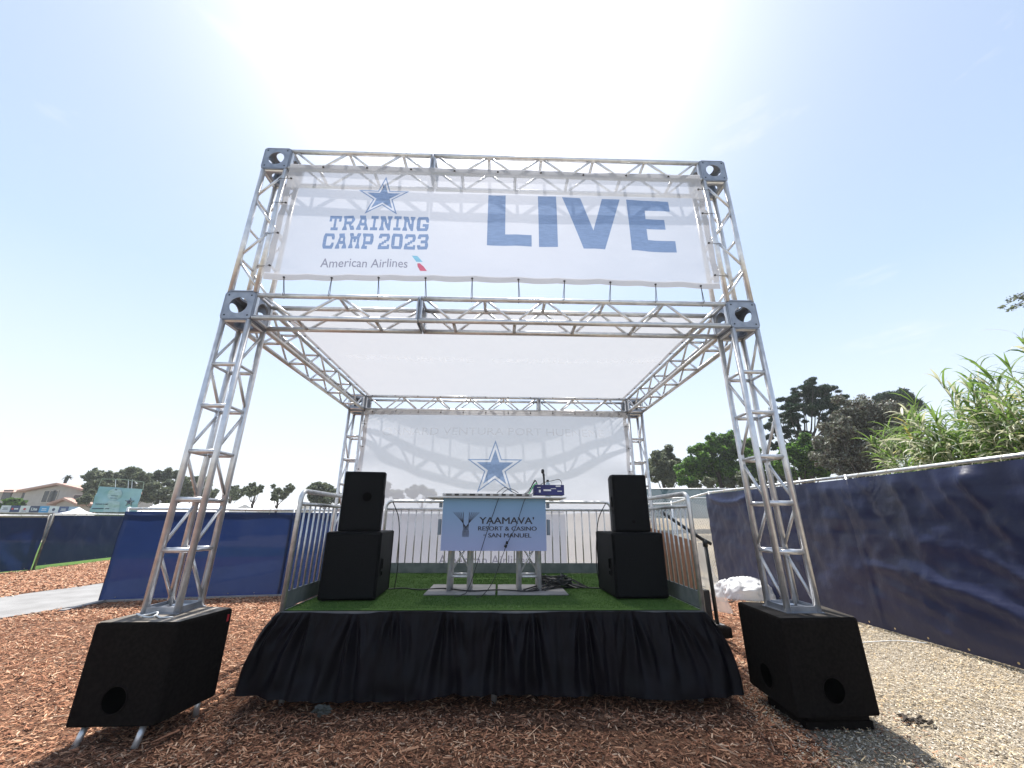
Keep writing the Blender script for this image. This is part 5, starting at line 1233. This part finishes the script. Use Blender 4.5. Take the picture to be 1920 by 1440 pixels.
# ------------------------------------------------------------------ giant reeds behind the right fence
REED = [leafm('reed_leaf_green', (.08, .145, .028), (.13, .20, .045), .42, (.20, .31, .07)), leafm('reed_leaf_pale', (.46, .46, .32), (.60, .59, .44), .4, (.55, .55, .36)), leafm('reed_leaf_dark', (.03, .075, .012), (.055, .11, .02), .3), leafm('reed_leaf_yellow', (.30, .26, .05), (.38, .32, .08), .35)]
CANE = mat('reed_cane', (.24, .24, .10), (.36, .33, .18), rough=.7)
def reed_clump(label, cx, cy, rad, h, n, seed):
    r = np.random.default_rng(seed); t = thing('reed_clump', label, 'reeds', (cx, cy, 0), group='giant reeds leaning over behind the right fence')
    mb = MB(); V = []; F = []; MI = []
    for i in range(n):
        a = r.uniform(0, 2*PI); q = rad*math.sqrt(r.random()); x, y = cx+q*math.cos(a), cy+q*math.sin(a); H = h*r.uniform(.45, 1.06)*(1-.12*(q/rad)**2)
        lx, ly = r.normal(-.05, .20), r.normal(.0, .22)
        def cp(f): return np.array([x+lx*f*f*H*.45, y+ly*f*f*H*.45, H*f])
        mb.tube([cp(f) for f in (0, .35, .7, 1)], [.014, .012, .009, .004], 4, False)
        nl = int(32+H*10)
        for k in range(nl):
            f = .14+.86*(k/(nl-1))**.85; p = cp(f); az = (k % 2)*PI+r.normal(0, .7)+a; el = r.uniform(.35, 1.15) if f < .9 else r.uniform(.9, 1.45)
            L = r.uniform(.28, .66)*(1-.25*f); w_ = r.uniform(.008, .018); dro = r.uniform(.6, 2.1)*(1.0 if f < .85 else .55)
            dirh = np.array([math.cos(az), math.sin(az), 0]); sd = np.array([-math.sin(az), math.cos(az), 0]); tw = r.normal(0, .5); sd = sd*math.cos(tw)+np.array([0, 0, 1])*math.sin(tw)
            ns = 5; b0 = len(V)
            for j in range(ns+1):
                s_ = j/ns; ang = el-dro*1.6*s_**1.3
                if j: pos = pos+(dirh*math.cos(ang)+np.array([0, 0, math.sin(ang)]))*(L/ns)
                else: pos = p.copy()
                ww = w_*(1-s_**2.2)*(.6+.8*min(1, s_*3)) if j < ns else .001
                V.append(pos-sd*ww); V.append(pos+sd*ww)
            u = r.random(); zf = f
            mi = 0 if u < .20+.55*zf**4 else (1 if u < .80+.08*zf else (2 if u < .992 else 3))
            for j in range(ns): F.append((b0+2*j, b0+2*j+1, b0+2*j+3, b0+2*j+2)); MI.append(mi)
    mb.build('cane', CANE, t, kind='stuff')
    np_mesh('leaves', np.array(V)-np.array([cx, cy, 0]), np.array(F), REED, np.array(MI), t, kind='stuff')
for i, (x, y, rd, h, n, lb) in enumerate([
    (11.1, 4.15, .55, 3.0, 60, 'low leftmost clump of giant reeds, leaning over the fence beside the grey shrub'), (10.7, 3.4, .6, 3.3, 80, 'second clump of giant reeds from the left behind the navy fence'),
    (10.4, 2.55, .6, 3.45, 74, 'bushy clump of giant reeds in the middle behind the navy fence'), (10.2, 1.75, .65, 3.65, 80, 'tall clump of giant reeds with pale drooping leaves behind the navy fence'),
    (10.1, .85, .7, 3.65, 74, 'tallest clump of giant reeds at the right edge of the picture'), (12.0, 2.6, .8, 3.75, 48, 'taller reed clump in the second row behind the middle clump'), (11.6, 1.4, .8, 4.0, 54, 'taller reed clump in the second row at the right edge')]):
    reed_clump(lb, x, y, rd, h, n, 50+i)

# far terrain line
struct(MB().grid(lambda u, v: (-215+430*u, 110+60*v, (1.5+2.2*max(0, fbm(u*20, 3, 0, 1)))*(1 if v > .3 else v/.3)), 120, 4).build('far_terrain', mat('far_hedge', (.05, .07, .035), (.09, .11, .06), rough=.9, scale=.3), smooth=True))
hzb = MB(); hzb.box((0, 77, 5.3), (446, 240, 13.6))
hm = bpy.data.materials.new('air_haze'); hm.use_nodes = True; hn = hm.node_tree.nodes; hn.remove(hn['Principled BSDF'])
pv = hn.new('ShaderNodeVolumePrincipled'); pv.inputs['Color'].default_value = (.93, .96, .99, 1); pv.inputs['Density'].default_value = .0009; pv.inputs['Anisotropy'].default_value = .3
hm.node_tree.links.new(pv.outputs[0], hn['Material Output'].inputs['Volume'])
ho = hzb.build('haze', hm); ho['kind'] = 'stuff'
print('objects', len(bpy.data.objects), 'tris ~', sum(len(o.data.polygons) for o in bpy.data.objects if o.type == 'MESH'))
